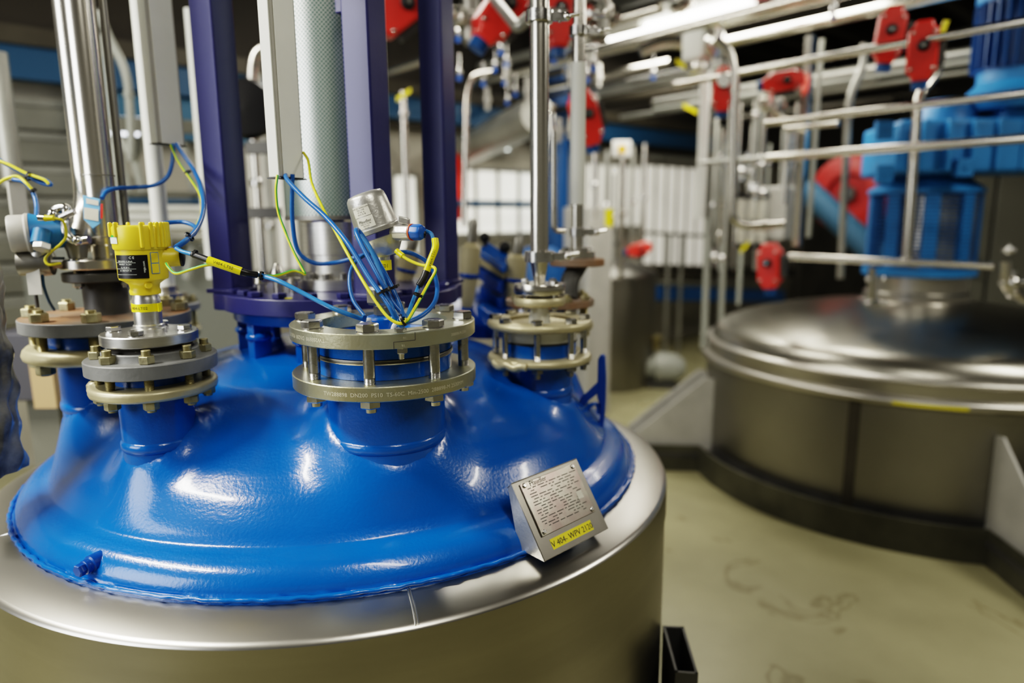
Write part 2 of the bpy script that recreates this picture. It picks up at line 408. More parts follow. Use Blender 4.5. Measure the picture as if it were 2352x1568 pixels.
# --- centre DN200 assembly
C1 = (-.240, 1.268)
f1 = thing('bolted_flange', 'zinc plated clamp flange with chrome hex bolts and stamped lettering, cables tied over it', 'flange', (C1[0], C1[1], 1.2))
mb = MB(); mb.annulus((C1[0], C1[1], 0), 1.291, 1.317, .118, .170, 128); up1 = mb.build('upper_ring', 'zinc', f1)
mb = MB(); mb.annulus((C1[0], C1[1], 0), 1.202, 1.228, .112, .170, 128); lo1 = mb.build('lower_ring', 'zinc', f1)
for k in range(8):
    c = polar(C1, .1475, -90+45*k, 0); bolt(f1, c, 1.317, 1.228, 1.202, .0100, .0190, 'chrome', 'chrome', hh=.0135)
c = P(932, 752, 1.115); c = polar(C1, .156, -69.5, 0)
mb = MB(); mb.hexa(Vector((c.x, c.y, 1.317)), .007, .0105); jb = mb.build('joint_bolt', 'chrome', f1, ang=25)
mb = MB(); mb.hexa(Vector((c.x, c.y, 1.281)), .010, .0105); mb.lathe([(.0045, 1.271), (.0055, 1.282)], (c.x, c.y, 0), Z, 12); mb.build('nut', 'chrome', jb, ang=25)
mb = MB()
def cyline(c, r, pts, w):
    for (a0, z0), (a1, z1) in zip(pts, pts[1:]):
        n = max(1, int(abs(a1-a0)/2)); 
        for i in range(n):
            s, e = i/n, (i+1)/n
            p = polar(c, r, a0+(a1-a0)*s, z0+(z1-z0)*s); q = polar(c, r, a0+(a1-a0)*e, z0+(z1-z0)*e); mb.tube([p, q], w, 6, False)
cyline(C1, .170, [(-62.2, 1.317), (-62.2, 1.304), (-74.5, 1.303), (-74.5, 1.291)], .0006)
mb.build('split_line', 'gasket', up1)
mb = MB()
textmb(mb, 'TW288898  DN200  PS10  TS-60C  Min-2500  288898-M 2500MM', .0098, cyl_fn(C1, .170, R_(-72), 1.2115))
mb.build('stamped_lettering', 'stampm', lo1)
mb = MB()
textmb(mb, 'TW288898  DN200  PS10  TS', .0095, cyl_fn(C1, .170, R_(-134), 1.3075, 1, -1))
textmb(mb, '288898-M-2500', .0072, cyl_fn(C1, .170, R_(-30), 1.302))
textmb(mb, '91.', .0062, cyl_fn(C1, .170, R_(-68), 1.3065)); textmb(mb, '91.', .0062, cyl_fn(C1, .170, R_(-69), 1.294))
mb.build('stamped_lettering', 'stampm', up1)
mb = MB(); mb.lathe([(.125, 1.2285), (.125, 1.256), (.122, 1.258)], (C1[0], C1[1], 0), Z, 96); mb.build('nozzle_collar', 'blue', f1)
mb = MB(); mb.lathe([(.1265, 1.2555), (.1275, 1.2575), (.1255, 1.2595), (.1275, 1.2615), (.1265, 1.2635)], (C1[0], C1[1], 0), Z, 96); mb.build('gasket', 'steel_dull', f1, ang=50)
mb = MB(); mb.lathe([(.122, 1.2625), (.125, 1.2645), (.125, 1.2895), (.1175, 1.2895), (.1165, 1.2855)], (C1[0], C1[1], 0), Z, 96); cv = mb.build('blind_cover', 'blue', f1)
bc = (-.237, 1.262)
mb = MB(); mb.lathe([(.034, 1.285), (.034, 1.323), (.031, 1.326)], (bc[0], bc[1]-.005, 0), Z, 40); mb.box((bc[0]+.02, bc[1]-.03, 1.295), (.04, .03, .022)); mb.build('boss', 'blue', cv, bev=.002)
for sx, tw in ((-.040, .2), (.022, .4)):
    mb = MB(); b0 = Vector((bc[0]+sx, bc[1]-.05+abs(sx)*.4, 1.285)); ex = Vector((math.cos(tw), math.sin(tw), 0))
    mb.tube([b0-ex*.0, b0+Z*.022, b0+Z*.033+ex*.008, b0+Z*.036+ex*.018, b0+Z*.030+ex*.026], .0045, 10); mb.build('lifting_hook', 'ptfe', cv)

# --- temperature transmitter on the centre flange
tt = thing('temperature_transmitter', 'silver domed sensor head on a thin stem above the centre flange', 'sensor', (bc[0], bc[1], 1.325))
sx, sy = P(878, 690, 1.262).x, 1.262
mb = MB(); mb.hexa(Vector((sx, sy, 1.325)), .020, .017); mb.lathe([(.0155, 1.342), (.0155, 1.346)], (sx, sy, 0), Z, 24); mb.build('hex_adapter', 'steel_dull', tt, ang=25)
mb = MB(); mb.hexa(Vector((P(871, 690, 1.262).x, sy, 1.346)), .034, .0225, ph=.35); mb.build('hex_nut', 'steel_dull', tt, ang=25)
mb = MB(); mb.cyl((sx+.006, sy, 1.37), (sx+.004, sy, 1.428), .0065, seg=24); stem = mb.build('stem', 'chrome', tt)
mb = MB(); mb.cyl((sx+.004, sy, 1.425), (sx+.003, sy, 1.458), .0135, seg=32); mb.build('neck', 'polish', tt)
hb = P(872, 545, 1.255); ax = Vector((-.335, -.05, 1)).normalized()
mb = MB(); mb.lathe([(.013, -.034), (.022, -.030), (.033, -.014), (.0395, -.002), (.0405, .002)], P(878, 546, 1.258), ax, 48); body = mb.build('head_body', 'alu', tt)
fc = P(868, 528, 1.255)
mb = MB(); mb.lathe([(.0385, -.004), (.044, -.003), (.0445, .004), (.0405, .006)], fc, ax, 64); mb.build('cap_flange', 'alu', tt)
mb = MB(); mb.lathe([(.0400, .004), (.0388, .02), (.0362, .052), (.0345, .062), (.030, .0675), (.020, .0695), (0, .070)], fc, ax, 64); cap = mb.build('cap', 'alu', tt, ang=60)
gx = (P(915, 533, 1.235)); g1 = P(946, 533, 1.22); gd = (g1-gx).normalized()
mb = MB(); mb.lathe([(.0155, -.01), (.0155, (g1-gx).length)], gx, gd, 8); cs = mb.build('cable_socket', 'alu', tt, bev=.002)
mb = MB(); mb.cyl(g1, g1+gd*.002, .0148, seg=24); mb.build('seal', 'orange', cs)
mb = MB(); mb.lathe([(.0145, .002), (.0145, .018), (.0125, .023), (.006, .025)], g1, gd, 8); gl = mb.build('cable_gland', 'bgland', tt, bev=.0015)
mb = MB(); mb.box(P(928, 506, 1.225), (.020, .02, .012), x=Vector((1, 0, -.25))); mb.build('cap_clip', 'alu', tt, bev=.002)
# labels wrapped on the cap
xx, yy = frame(ax)
def capfn(az, h0, r0):
    def fn(a, b):
        an = az+a/r0; h = h0+b; rr = .0405+(.0362-.0405)*((h-.0)/.052)+.0005
        return fc+ax*h+(xx*math.cos(an)+yy*math.sin(an))*rr
    return fn
vw = (Vector((0, 0, CAMZ))-fc); azv = math.atan2(vw.dot(yy), vw.dot(xx))
def patch(mb, fn, w, h, n=8):
    vs = [fn(-w/2+w*i/n, j*h) for j in (0, 1) for i in range(n+1)]
    mb.add(vs, [[i, i+1, n+2+i, n+1+i] for i in range(n)])
mb = MB(); patch(mb, capfn(azv-.42, .009, .04), .034, .020); patch(mb, capfn(azv-.45, .030, .04), .034, .019); lb = mb.build('rating_label', 'label', cap)
mb = MB()
def lift(fn, d=.0004): return lambda a, b: fn(a, b)+(fn(a, b)-fc-ax*(fn(a, b)-fc).dot(ax)).normalized()*d
textmb(mb, 'Pfaudler', .0075, lift(capfn(azv-.42, .019, .04)))
for k in range(3): textmb(mb, ('PTFE 74  PT100', 'DN 25-8', '65-1 K')[k], .0032, lift(capfn(azv-.42, .0155-.0035*k, .04)))
for k in range(4): textmb(mb, ('WFP 250  74-PFAU-6MR', 'TAG  I-WR', 'PT 100  3L', 'SN 41 05 98')[k], .0033, lift(capfn(azv-.45, .0445-.0038*k, .04)))
mb.build('label_print', 'black', cap)
mb = MB(); mb.cyl((sx+.0045, sy, 1.410), (sx+.004, sy, 1.428), .0155, seg=32); yt = mb.build('tag_band', 'ytape', tt)
mb = MB(); textmb(mb, 'TT01', .010, cyl_fn((sx+.004, sy), .0155, R_(-80), 1.415)); mb.build('tag_print', 'black', yt)

# --- grey flange with level transmitter
C2 = (-.675, 1.256)
f2 = thing('bolted_flange', 'grey painted round flange with yellow nuts and studs carrying the yellow sensor', 'flange', (C2[0], C2[1], 1.18))
mb = MB(); mb.lathe([(0, 1.229), (.110, 1.229), (.1125, 1.2305), (.1125, 1.2535), (.1105, 1.2555), (.086, 1.256), (.083, 1.262), (.083, 1.268), (.081, 1.270), (0, 1.270)], (C2[0], C2[1], 0), Z, 96); up2 = mb.build('upper_flange', 'greyp', f2)
mb = MB(); mb.lathe([(.058, 1.187), (.102, 1.187), (.1085, 1.190), (.110, 1.195), (.1095, 1.1985), (.1105, 1.202), (.108, 1.2065), (.102, 1.208), (.058, 1.208)], (C2[0], C2[1], 0), Z, 96, closed=True); lo2 = mb.build('lower_ring', 'cream', f2, ang=50)
mb = MB(); cc = polar(C2, .103, 190, 1.208); mb.lathe([(.014, -.024), (.015, -.015), (.015, -.004), (.010, .002)], cc, Z, 20); jc = mb.build('joint_clasp', 'cream', f2)
mb = MB(); mb.hexa(cc+Z*.003, .005, .008); mb.build('clasp_bolt', 'chrome', jc, ang=25)
mb = MB(); mb.lathe([(.066, 1.207), (.066, 1.222)], (C2[0], C2[1], 0), Z, 64); mb.build('nozzle_collar', 'blue', f2)
mb = MB(); mb.lathe([(.068, 1.222), (.071, 1.226), (.071, 1.2295)], (C2[0], C2[1], 0), Z, 64); mb.build('gasket', 'gasket', f2)
for k in range(8):
    c = polar(C2, .090, -67.5+45*k, 0); bolt(f2, c, 1.256, 1.208, 1.187, .0082, .0138, 'nut', 'stud', head=False, hh=.014, stud=.010, low=.004)
mb = MB(); mb.lathe([(.073, 1.270), (.070, 1.274), (.074, 1.278), (.070, 1.281)], (C2[0], C2[1], 0), Z, 64); mb.build('gasket', 'gasket', f2)
lt = thing('level_transmitter', 'bright yellow ribbed level sensor on a polished flange', 'sensor', (C2[0], C2[1], 1.281))
mb = MB(); mb.lathe([(0, 1.281), (.0805, 1.281), (.0825, 1.283), (.0825, 1.299), (.0805, 1.301), (0, 1.301)], (C2[0], C2[1], 0), Z, 96); mfl = mb.build('mounting_flange', 'polish', lt)
for k in range(4):
    c = polar(C2, .0625, -82+90*k, 0); mb = MB(); mb.lathe([(.0135, 1.301), (.0135, 1.3025)], (c.x, c.y, 0), Z, 24); mb.hexa(Vector((c.x, c.y, 1.3025)), .009, .0125, ph=k*.5+.3); mb.lathe([(.008, 1.27), (.008, 1.282)], (c.x, c.y, 0), Z, 12); mb.build('bolt', 'chrome', lt, ang=25)
mb = MB(); mb.lathe([(.030, 1.301), (.030, 1.307), (.0265, 1.309), (.0265, 1.313), (.0240, 1.315), (.0240, 1.349), (.0235, 1.351), (.0235, 1.361), (.0225, 1.363), (.0215, 1.372)], (C2[0], C2[1], 0), Z, 64); mb.build('process_neck', 'polish', lt)
mb = MB(); mb.lathe([(.0255, 1.339), (.0255, 1.3535)], (C2[0], C2[1], 0), Z, 48); c = polar(C2, .027, -20, 1.346); mb.box(c, (.012, .004, .015), x=(math.cos(R_(-40)), math.sin(R_(-40)), 0)); tg = mb.build('tag_strip', 'ytape', lt)
mb = MB(); textmb(mb, 'V404-LT02', .0075, cyl_fn(C2, .0255, R_(-98), 1.3435)); mb.build('tag_print', 'black', tg)
mb = MB(); mb.lathe([(.0255, 1.370), (.0262, 1.376), (.0245, 1.381), (.026, 1.389), (.034, 1.395), (.0405, 1.398), (.0415, 1.402), (.0425, 1.456)], (C2[0], C2[1], 0), Z, 64); hs = mb.build('housing', 'yellow', lt, ang=50)
mb = MB(); c = Vector((C2[0], C2[1], 1.388)); d = Vector((math.cos(R_(-50)), math.sin(R_(-50)), 0)); mb.cyl(c+d*.02, c+d*.033, .006, seg=16, cham=.001); mb.build('screw_boss', 'yellow', hs)
mb = MB(); mb.lathe([(.0440, 1.452), (.0455, 1.455), (.0465, 1.490), (.045, 1.4935), (.038, 1.495), (0, 1.495)], (C2[0], C2[1], 0), Z, 80); cp = mb.build('cap', 'yellow', lt, ang=45)
for k, dg in enumerate((-58, -38, -24, -13, -3, 7, 17, 27, 42, 60, 85, 110, 140, 170, 200, 222, 245)):
    c = polar(C2, .0462, dg, 1.456); mb = MB(); lo = 1.456 if dg < 40 else 1.475; mb.lathe([(.0033, lo), (.0038, lo+.003), (.0036, 1.4985), (.002, 1.5005)], (c.x, c.y, 0), Z, 12); mb.build('grip_rib', 'yellow', cp)
d = Vector((math.cos(R_(18)), math.sin(R_(18)), 0)); c = Vector((C2[0], C2[1], 1.436))
mb = MB(); mb.lathe([(.026, .015), (.022, .035), (.0175, .045), (.0165, .064)], c, d, 32); mb.build('cable_port', 'yellow', hs)
mb = MB(); mb.lathe([(.0172, .0645), (.0175, .068), (.0145, .070), (.006, .072)], c, d, 32); mb.build('gland_ring', 'black', hs)
mb = MB()
def cylpatch(mb, c, r, az0, az1, z0, z1, n=12, lift=.0006):
    vs = [polar(c, r+lift, az0+(az1-az0)*i/n, z) for z in (z0, z1) for i in range(n+1)]
    mb.add(vs, [[i, i+1, n+2+i, n+1+i] for i in range(n)])
cylpatch(mb, C2, .0425, -132, -50, 1.4015, 1.443); bl = mb.build('data_label', 'blabel', hs)
mb = MB()
def ctext(mb, s, size, az, z, r=.0425, c=C2): textmb(mb, s, size, cyl_fn(c, r, R_(az), z, lift=.0012))
ctext(mb, 'C E', .006, -84, 1.4365); 
for k in range(4): ctext(mb, ('PS83 LEVEL 4..20mA', 'IP66/IP67  14..36V', 'Ta -40..80 C', 's/n 18837639 10')[k],   .0034, -102, 1.432-.0055*k-.001)
for zz in (1.4295, 1.4185, 1.4085): cylpatch(mb, C2, .0425, -130, -76, zz, zz+.0004, 8, .0012)
def vert(a, b): return Vector(polar(C2, .0437, -62+(-b)/.0425*57.3, 1.405+a))
textmb(mb, 'vega.com', .0055, lambda a, b: polar(C2, .0437, -63+(-b)/.0425*57.3*-1, 1.404+a) if 0 else polar(C2, .0437, -57-b/.0425*57.3, 1.422+a))
mb.build('label_print', 'wlabel', hs)
mb = MB(); cylpatch(mb, C2, .0425, -44, -24, 1.409, 1.447); mb.build('approval_label', 'cableL', hs)
mb = MB(); cylpatch(mb, C2, .0425, -42.5, -25.5, 1.410, 1.427, lift=.0009); cylpatch(mb, C2, .0425, -42.5, -25.5, 1.4285, 1.446, lift=.0009); mb.build('label_field', 'yellow', hs)
mb = MB(); cylpatch(mb, C2, .0462, -150, -112, 1.463, 1.478); mb.build('inspection_label', 'wlabel', cp)
mb = MB(); cylpatch(mb, C2, .0462, -150, -112, 1.4745, 1.478, lift=.0009); mb.build('label_band', 'cableg', cp)

# --- big rusty-topped flange with spool and pipes
C3 = (-.912, 1.53)
f3 = thing('bolted_flange', 'large grey flange with a rust stained top and big yellow nuts', 'flange', (C3[0], C3[1], 1.17))
mb = MB(); mb.m = 0; mb.lathe([(.05, 1.270), (.168, 1.270), (.170, 1.272), (.170, 1.2965), (.1685, 1.298)], (C3[0], C3[1], 0), Z, 96, False, False); u3 = mb.build('upper_flange', 'greyp', f3)
mb = MB(); mb.lathe([(.1685, 1.298), (.1, 1.2985), (.03, 1.2985)], (C3[0], C3[1], 0), Z, 96, False, False); mb.build('rusty_face', 'rust', u3)
mb = MB(); mb.lathe([(.11, 1.207), (.160, 1.207), (.168, 1.212), (.170, 1.220), (.167, 1.230), (.160, 1.237), (.11, 1.237)], (C3[0], C3[1], 0), Z, 96, closed=True); mb.build('lower_ring', 'cream', f3, ang=50)
mb = MB(); mb.lathe([(.122, 1.236), (.122, 1.262)], (C3[0], C3[1], 0), Z, 64); mb.build('nozzle_collar', 'blue', f3)
mb = MB(); mb.lathe([(.127, 1.262), (.127, 1.2705)], (C3[0], C3[1], 0), Z, 64); mb.build('gasket', 'gasket', f3)
for k in range(8):
    c = polar(C3, .1475, -71+45*k, 0); bolt(f3, c, 1.2985, 1.237, 1.207, .0105, .0185, 'nut', 'stud', head=False, hh=.019, stud=.006, low=.002)
sp = thing('pipe_spool', 'short dark grey pipe spool with bolted flange on the rust stained plate', 'pipe fitting', (C3[0], C3[1], 1.2985))
mb = MB(); mb.lathe([(.047, 1.2985), (.045, 1.303), (.045, 1.376)], (C3[0], C3[1], 0), Z, 48); mb.build('pipe_body', 'greydk', sp)
mb = MB(); mb.lathe([(.078, 1.373), (.080, 1.375), (.080, 1.391), (.078, 1.393)], (C3[0], C3[1], 0), Z, 64); mb.build('spool_flange', 'greydk', sp)
mb = MB(); mb.lathe([(.055, 1.393), (.055, 1.401)], (C3[0], C3[1], 0), Z, 48); mb.build('gasket', 'gasket', sp)
mb = MB(); mb.lathe([(.0815, 1.401), (.083, 1.403), (.083, 1.420), (.0815, 1.422)], (C3[0], C3[1], 0), Z, 64); mb.build('steel_flange', 'pipe', sp)
for k in range(4):
    c = polar(C3, .0625, -110+90*k, 0); bolt(sp, c, 1.422, 1.393, 1.373, .007, .0125, 'chrome', 'chrome', hh=.009, low=.004)
pp = thing('process_pipe', 'tall bright stainless pipe rising from the dark grey spool', 'pipe', (-.905, 1.53, 1.422))
mb = MB(); mb.cyl((-.900, 1.53, 1.46), (-.900, 1.53, 2.9), .031, seg=40); mb.build('pipe_body', 'pipe', pp)
mb = MB(); mb.lathe([(.028, 1.4225), (.028, 1.45), (.037, 1.453), (.037, 1.468), (.0345, 1.47)], (-.900, 1.53, 0), Z, 40); mb.build('collar', 'pipe', pp)
mb = MB(); mb.lathe([(.0342, 1.60), (.0342, 1.602)], (-.900, 1.53, 0), Z, 40); mb.build('weld_ring', 'steel_dull', pp)
pp2 = thing('process_pipe', 'stainless pipe beside the brightest riser, ending in a swing clamp', 'pipe', (-.97, 1.56, 1.45))
mb = MB(); mb.tube(fillet([(-.948, 1.572, 2.9), (-.948, 1.572, 1.54), (-.935, 1.50, 1.455)], .05), .030, 32, False); mb.build('pipe_body', 'pipe', pp2)
mb = MB(); mb.lathe([(.017, 1.425), (.020, 1.44), (.025, 1.455), (.025, 1.472)], (-.930, 1.475, 0), Z, 24); cl_ = mb.build('clamp_ferrule', 'steel_dull', pp2)
mb = MB(); mb.tube([P(118, 497, 1.45), P(128, 482, 1.45), P(152, 478, 1.45), P(150, 505, 1.45), P(152, 535, 1.44), P(172, 553, 1.44), P(205, 550, 1.44)], .009, 12); mb.tube([P(140, 500, 1.44), P(162, 490, 1.44), P(172, 486, 1.44)], .007, 10); mb.sphere(P(122, 492, 1.44), .011); mb.sphere(P(178, 553, 1.43), .010); mb.build('clamp_lever', 'chrome', cl_)
pp3 = thing('drain_tube', 'thin dark stainless tube beside the bright left riser', 'pipe', (-.86, 1.55, 1.42))
mb = MB(); mb.cyl((-.866, 1.56, 1.422), (-.866, 1.56, 2.9), .008, seg=24); mb.build('tube_body', 'steel_dull', pp3)
mb = MB(); mb.cyl((-.866, 1.56, 1.422), (-.866, 1.56, 1.44), .012, seg=24); mb.build('ferrule', 'steel_dull', pp3)
tgt = thing('inspection_tag', 'pale blue printed tag hanging on the stainless riser, red stripe beside it', 'tag', P(210, 480, 1.45))
tp = [P(u, v, 1.44) for u, v in ((190, 448), (229, 457), (229, 513), (213, 524), (192, 503))]
mb = MB(); mb.prism(tp, Vector((0, .0015, 0))); tpo = mb.build('tag_plate', 'paleblue', tgt)
mb = MB(); mb.add([P(u, v, 1.4385) for u, v in ((198, 455), (226, 461), (226, 472), (198, 467))], [[0, 1, 2, 3]]); mb.add([P(u, v, 1.4385) for u, v in ((193, 476), (226, 481), (226, 508), (193, 502))], [[0, 1, 2, 3]]); mb.build('printed_field', 'label', tpo)
mb = MB(); mb.add([P(u, v, 1.4385) for u, v in ((231, 468), (236, 468), (236, 500), (231, 503))], [[0, 1, 2, 3]]); mb.build('red_stripe', 'red', tpo)

# --- blue transmitter at left
bt = thing('pressure_transmitter', 'blue field transmitter with a round grey screw cap beside the stainless risers', 'sensor', P(90, 540, 1.45))
ca = P(62, 535, 1.43); dx = Vector((-.85, -.5, -.04)).normalized()
mb = MB(); mb.lathe([(.036, 0), (.040, .001), (.041, .006), (.038, .010), (.038, .034), (.036, .038), (0, .039)], P(72, 535, 1.44), dx, 48); cpb = mb.build('cap', 'trunkg', bt)
mb = MB(); mb.lathe([(.0405, 0), (.036, .014), (.033, .06), (.025, .064)], P(72, 535, 1.44), -dx, 40); bb_ = mb.build('housing', 'motor', bt)
mb = MB(); mb.lathe([(.017, 0), (.017, .03)], P(98, 530, 1.42), Vector((0, -.5, -1)), 20); mb.build('gland_boss', 'motor', bt)
mb = MB(); c = P(98, 560, 1.40); mb.hexa(c, .014, .017, Vector((0, -.5, -1))); mb.build('hex_plug', 'alu', bt, ang=25)
mb = MB(); mb.cyl(P(90, 500, 1.39), P(104, 501, 1.39), .007, seg=16); mb.build('connector', 'chrome', bt)
mb = MB(); mb.cyl(P(104, 501, 1.39), P(124, 501, 1.39), .0065, .005, seg=16); mb.build('plug', 'ytape', bt)
mb = MB(); mb.lathe([(.018, 0), (.024, .02), (.024, .05), (.02, .055)], P(95, 570, 1.45), Vector((-.2, .1, -1)), 32); mb.build('sensor_neck', 'alu', bt)
mb = MB(); mb.lathe([(.027, -.03), (.027, .03)], P(84, 603, 1.45), Vector((1, .3, 0)), 32); mb.cyl(P(100, 603, 1.45), P(150, 603, 1.47), .012, seg=16); mb.build('diaphragm_body', 'steel_dull', bt)
mb = MB(); mb.prism([P(u, v, 1.43) for u, v in ((58, 617), (90, 617), (97, 676), (66, 677))], Vector((0, .002, 0))); mb.build('hanging_plate', 'trunkg', bt)
mb = MB(); mb.cyl(P(82, 677, 1.45), P(86, 706, 1.45), .004, seg=12); mb.build('hanging_rod', 'greydk', bt)

# ------------------------------------------------------------------ right-hand nozzle C4
C4 = (.06578, 1.608)
f4 = thing('bolted_flange', 'yellow zinc clamp flange with white spacer ring and a glass neck in its middle', 'flange', (C4[0], C4[1], 1.1492))
mb = MB(); mb.lathe([(.07718, 1.2483), (.1184, 1.2483), (.12322, 1.2518), (.12497, 1.2571), (.12322, 1.2641), (.11927, 1.2667), (.07718, 1.2667)], (C4[0], C4[1], 0), Z, 96, closed=True); mb.build('upper_ring', 'cream', f4, ang=50)
mb = MB(); mb.lathe([(.07016, 1.1667), (.1184, 1.1667), (.12322, 1.1702), (.12497, 1.1755), (.12322, 1.1825), (.11927, 1.1852), (.07016, 1.1852)], (C4[0], C4[1], 0), Z, 96, closed=True); mb.build('lower_ring', 'cream', f4, ang=50)
mb = MB(); c = polar(C4, .11927, -125, 1.1738); 
mb.tube([polar(C4, .1219, a, 1.172+.00351*math.sin(a)) for a in (-150, -140, -130, -120, -112, -106)], .01052, 12); mb.build('joint_clasp', 'cream', f4)
mb = MB(); mb.lathe([(.0877, 1.1843), (.0877, 1.2159)], (C4[0], C4[1], 0), Z, 64); mb.build('nozzle_collar', 'blue', f4)
mb = MB(); mb.lathe([(.08945, 1.2159), (.08945, 1.2202)], (C4[0], C4[1], 0), Z, 64); mb.build('gasket', 'gasket', f4)
mb = MB(); mb.lathe([(.08858, 1.2202), (.08858, 1.2479)], (C4[0], C4[1], 0), Z, 64); mb.build('spacer_ring', 'ptfe', f4)
mb = MB(); mb.lathe([(0, 1.2479), (.07542, 1.2479), (.07674, 1.2544), (.07016, 1.2597), (.06139, 1.2562), (0, 1.2544)], (C4[0], C4[1], 0), Z, 64); mb.build('inner_lip', 'cream', f4)
for k in range(8):
    c = polar(C4, .10524, -95+45*k, 0); bolt(f4, c, 1.2667, 1.1852, 1.1667, .00772, .01447, 'chrome', 'chrome', hh=.00965, low=.01228, mnut='steel_dull')
gp = thing('sight_glass_riser', 'stainless riser with glass neck and small bolted flange on the yellow zinc clamp ring', 'pipe', (C4[0], C4[1], 1.2562))
mb = MB(); mb.lathe([(.02631, 1.2562), (.02499, 1.272), (.02149, 1.2913), (.02149, 1.3088)], (C4[0], C4[1], 0), Z, 48); mb.build('glass_neck', 'glassy', gp)
mb = MB(); mb.lathe([(.0228, 1.3), (.05788, 1.3), (.06139, 1.3053), (.06139, 1.3141), (.05788, 1.3193), (.0228, 1.3193)], (C4[0], C4[1], 0), Z, 48, closed=True); mb.build('backing_ring', 'cream', gp)
mb = MB(); mb.lathe([(.02631, 1.3246), (.05964, 1.3277), (.06051, 1.329), (.06051, 1.3492), (.05964, 1.3509), (.0, 1.3509)], (C4[0], C4[1], 0), Z, 64); mb.build('flange', 'pipe', gp)
for k in range(4):
    c = polar(C4, .04736, -135+90*k, 0); bolt(gp, c, 1.3509, 1.3193, 1.3, .00526, .00965, 'chrome', 'chrome', hh=.00702, low=.00351)
mb = MB(); mb.lathe([(.01228, 1.3509), (.02105, 1.3991), (.02193, 1.4035)], (C4[0], C4[1], 0), Z, 40); mb.build('reducer', 'pipe', gp)
def clampring(c, z, r, parent, ear=Vector((1, 0, 0)), name='pipe_clamp'):
    mb = MB(); mb.lathe([(r*.6, z-.014), (r, z-.012), (r, z+.012), (r*.6, z+.014)], (c[0], c[1], 0), Z, 40)
    o = mb.build(name, 'chrome', parent)
    mb = MB(); e = Vector((c[0], c[1], z))+ear*(r*.9); mb.box(e+ear*.014, (.032, .012, .018), x=ear); mb.cyl(e+ear*.018-Z*.012, e+ear*.018+Z*.014, .004, seg=8); mb.sphere(e+ear*.034, .010, 12); mb.tube([e+ear*.02, e+ear*.05+Z*.004, e+ear*.062+Z*.006], .005, 8); mb.build('wing_nut', 'chrome', o, bev=.001)
    return o
clampring(C4, 1.4141, .03508, gp)
mb = MB(); mb.cyl((C4[0], C4[1], 1.4035), (C4[0], C4[1], 3.0), .02149, seg=40); mb.build('pipe_body', 'pipe', gp)
clampring(C4, 1.9385, .02982, gp)

# C5: rusty flange behind
C5 = (.105, 1.872)
f5 = thing('bolted_flange', 'rust topped flange half hidden behind the glass neck', 'flange', (C5[0], C5[1], 1.148))
mb = MB(); mb.lathe([(0, 1.2668), (.11968, 1.2668), (.12144, 1.2686), (.12144, 1.2835), (0, 1.284)], (C5[0], C5[1], 0), Z, 64); mb.build('upper_flange', 'rust', f5)
mb = MB(); mb.lathe([(.0616, 1.2008), (.1144, 1.2008), (.12056, 1.2078), (.12056, 1.2166), (.1144, 1.2219), (.0616, 1.2219)], (C5[0], C5[1], 0), Z, 64, closed=True); mb.build('lower_ring', 'cream', f5, ang=50)
mb = MB(); mb.lathe([(.0748, 1.221), (.0748, 1.2668)], (C5[0], C5[1], 0), Z, 48); mb.build('nozzle_collar', 'blue', f5)
for k in range(8):
    c = polar(C5, .1012, -22+45*k, 0); bolt(f5, c, 1.2835, 1.2219, 1.2008, .00704, .01364, 'nut', 'stud', head=False, hh=.0132, stud=.00704)
ep = thing('sleeved_riser', 'riser pipe with white plastic sleeve on a dark elbow behind the bare riser', 'pipe', (C5[0], C5[1], 1.284))
c5t = P(1325, 600, 1.936)
mb = MB(); mb.tube([(C5[0]+.0528, C5[1], 1.284), (C5[0]+.0572, C5[1]+.0176, 1.3328), (c5t.x+.0088, 1.936, 1.3768)], .02552, 24); mb.build('elbow', 'greydk', ep)
mb = MB(); mb.lathe([(.0748, 1.3698), (.07744, 1.3724), (.07744, 1.3874), (.0748, 1.39)], (c5t.x, 1.936, 0), Z, 48); mb.build('rusty_flange', 'rust', ep)
mb = MB(); mb.lathe([(.0, 1.39), (.05104, 1.3909), (.05104, 1.4102), (.0, 1.412)], (c5t.x, 1.936, 0), Z, 48); mb.build('steel_flange', 'pipe', ep)
for k in range(4):
    c = polar((c5t.x, 1.936), .0396, -60+90*k, 0); mb = MB(); mb.hexa(Vector((c.x, c.y, 1.4111)), .00968, .01144); mb.build('bolt', 'chrome', ep)
zz1 = P(1325, 470, 1.936).z; zz2 = P(1325, 145, 1.936).z
mb = MB(); mb.cyl((c5t.x, 1.936, 1.412), (c5t.x, 1.936, 3.2), .01716, seg=32); mb.build('pipe_body', 'pipe', ep)
mb = MB(); mb.cyl((c5t.x, 1.936, zz1), (c5t.x, 1.936, zz2), .02068, seg=32, cham=.00088); mb.build('plastic_sleeve', 'white', ep)
clampring((c5t.x, 1.936), P(1325, 533, 1.936).z, .02288, ep); clampring((c5t.x, 1.936), P(1325, 72, 1.936).z, .0264, ep)
mb = MB(); a = P(1300, 530, 1.936); mb.tube(fillet([a, P(1272, 530, 1.936), P(1272, 300, 1.936)], .044), .00792, 12, False); mb.build('side_tube', 'pipe', ep)

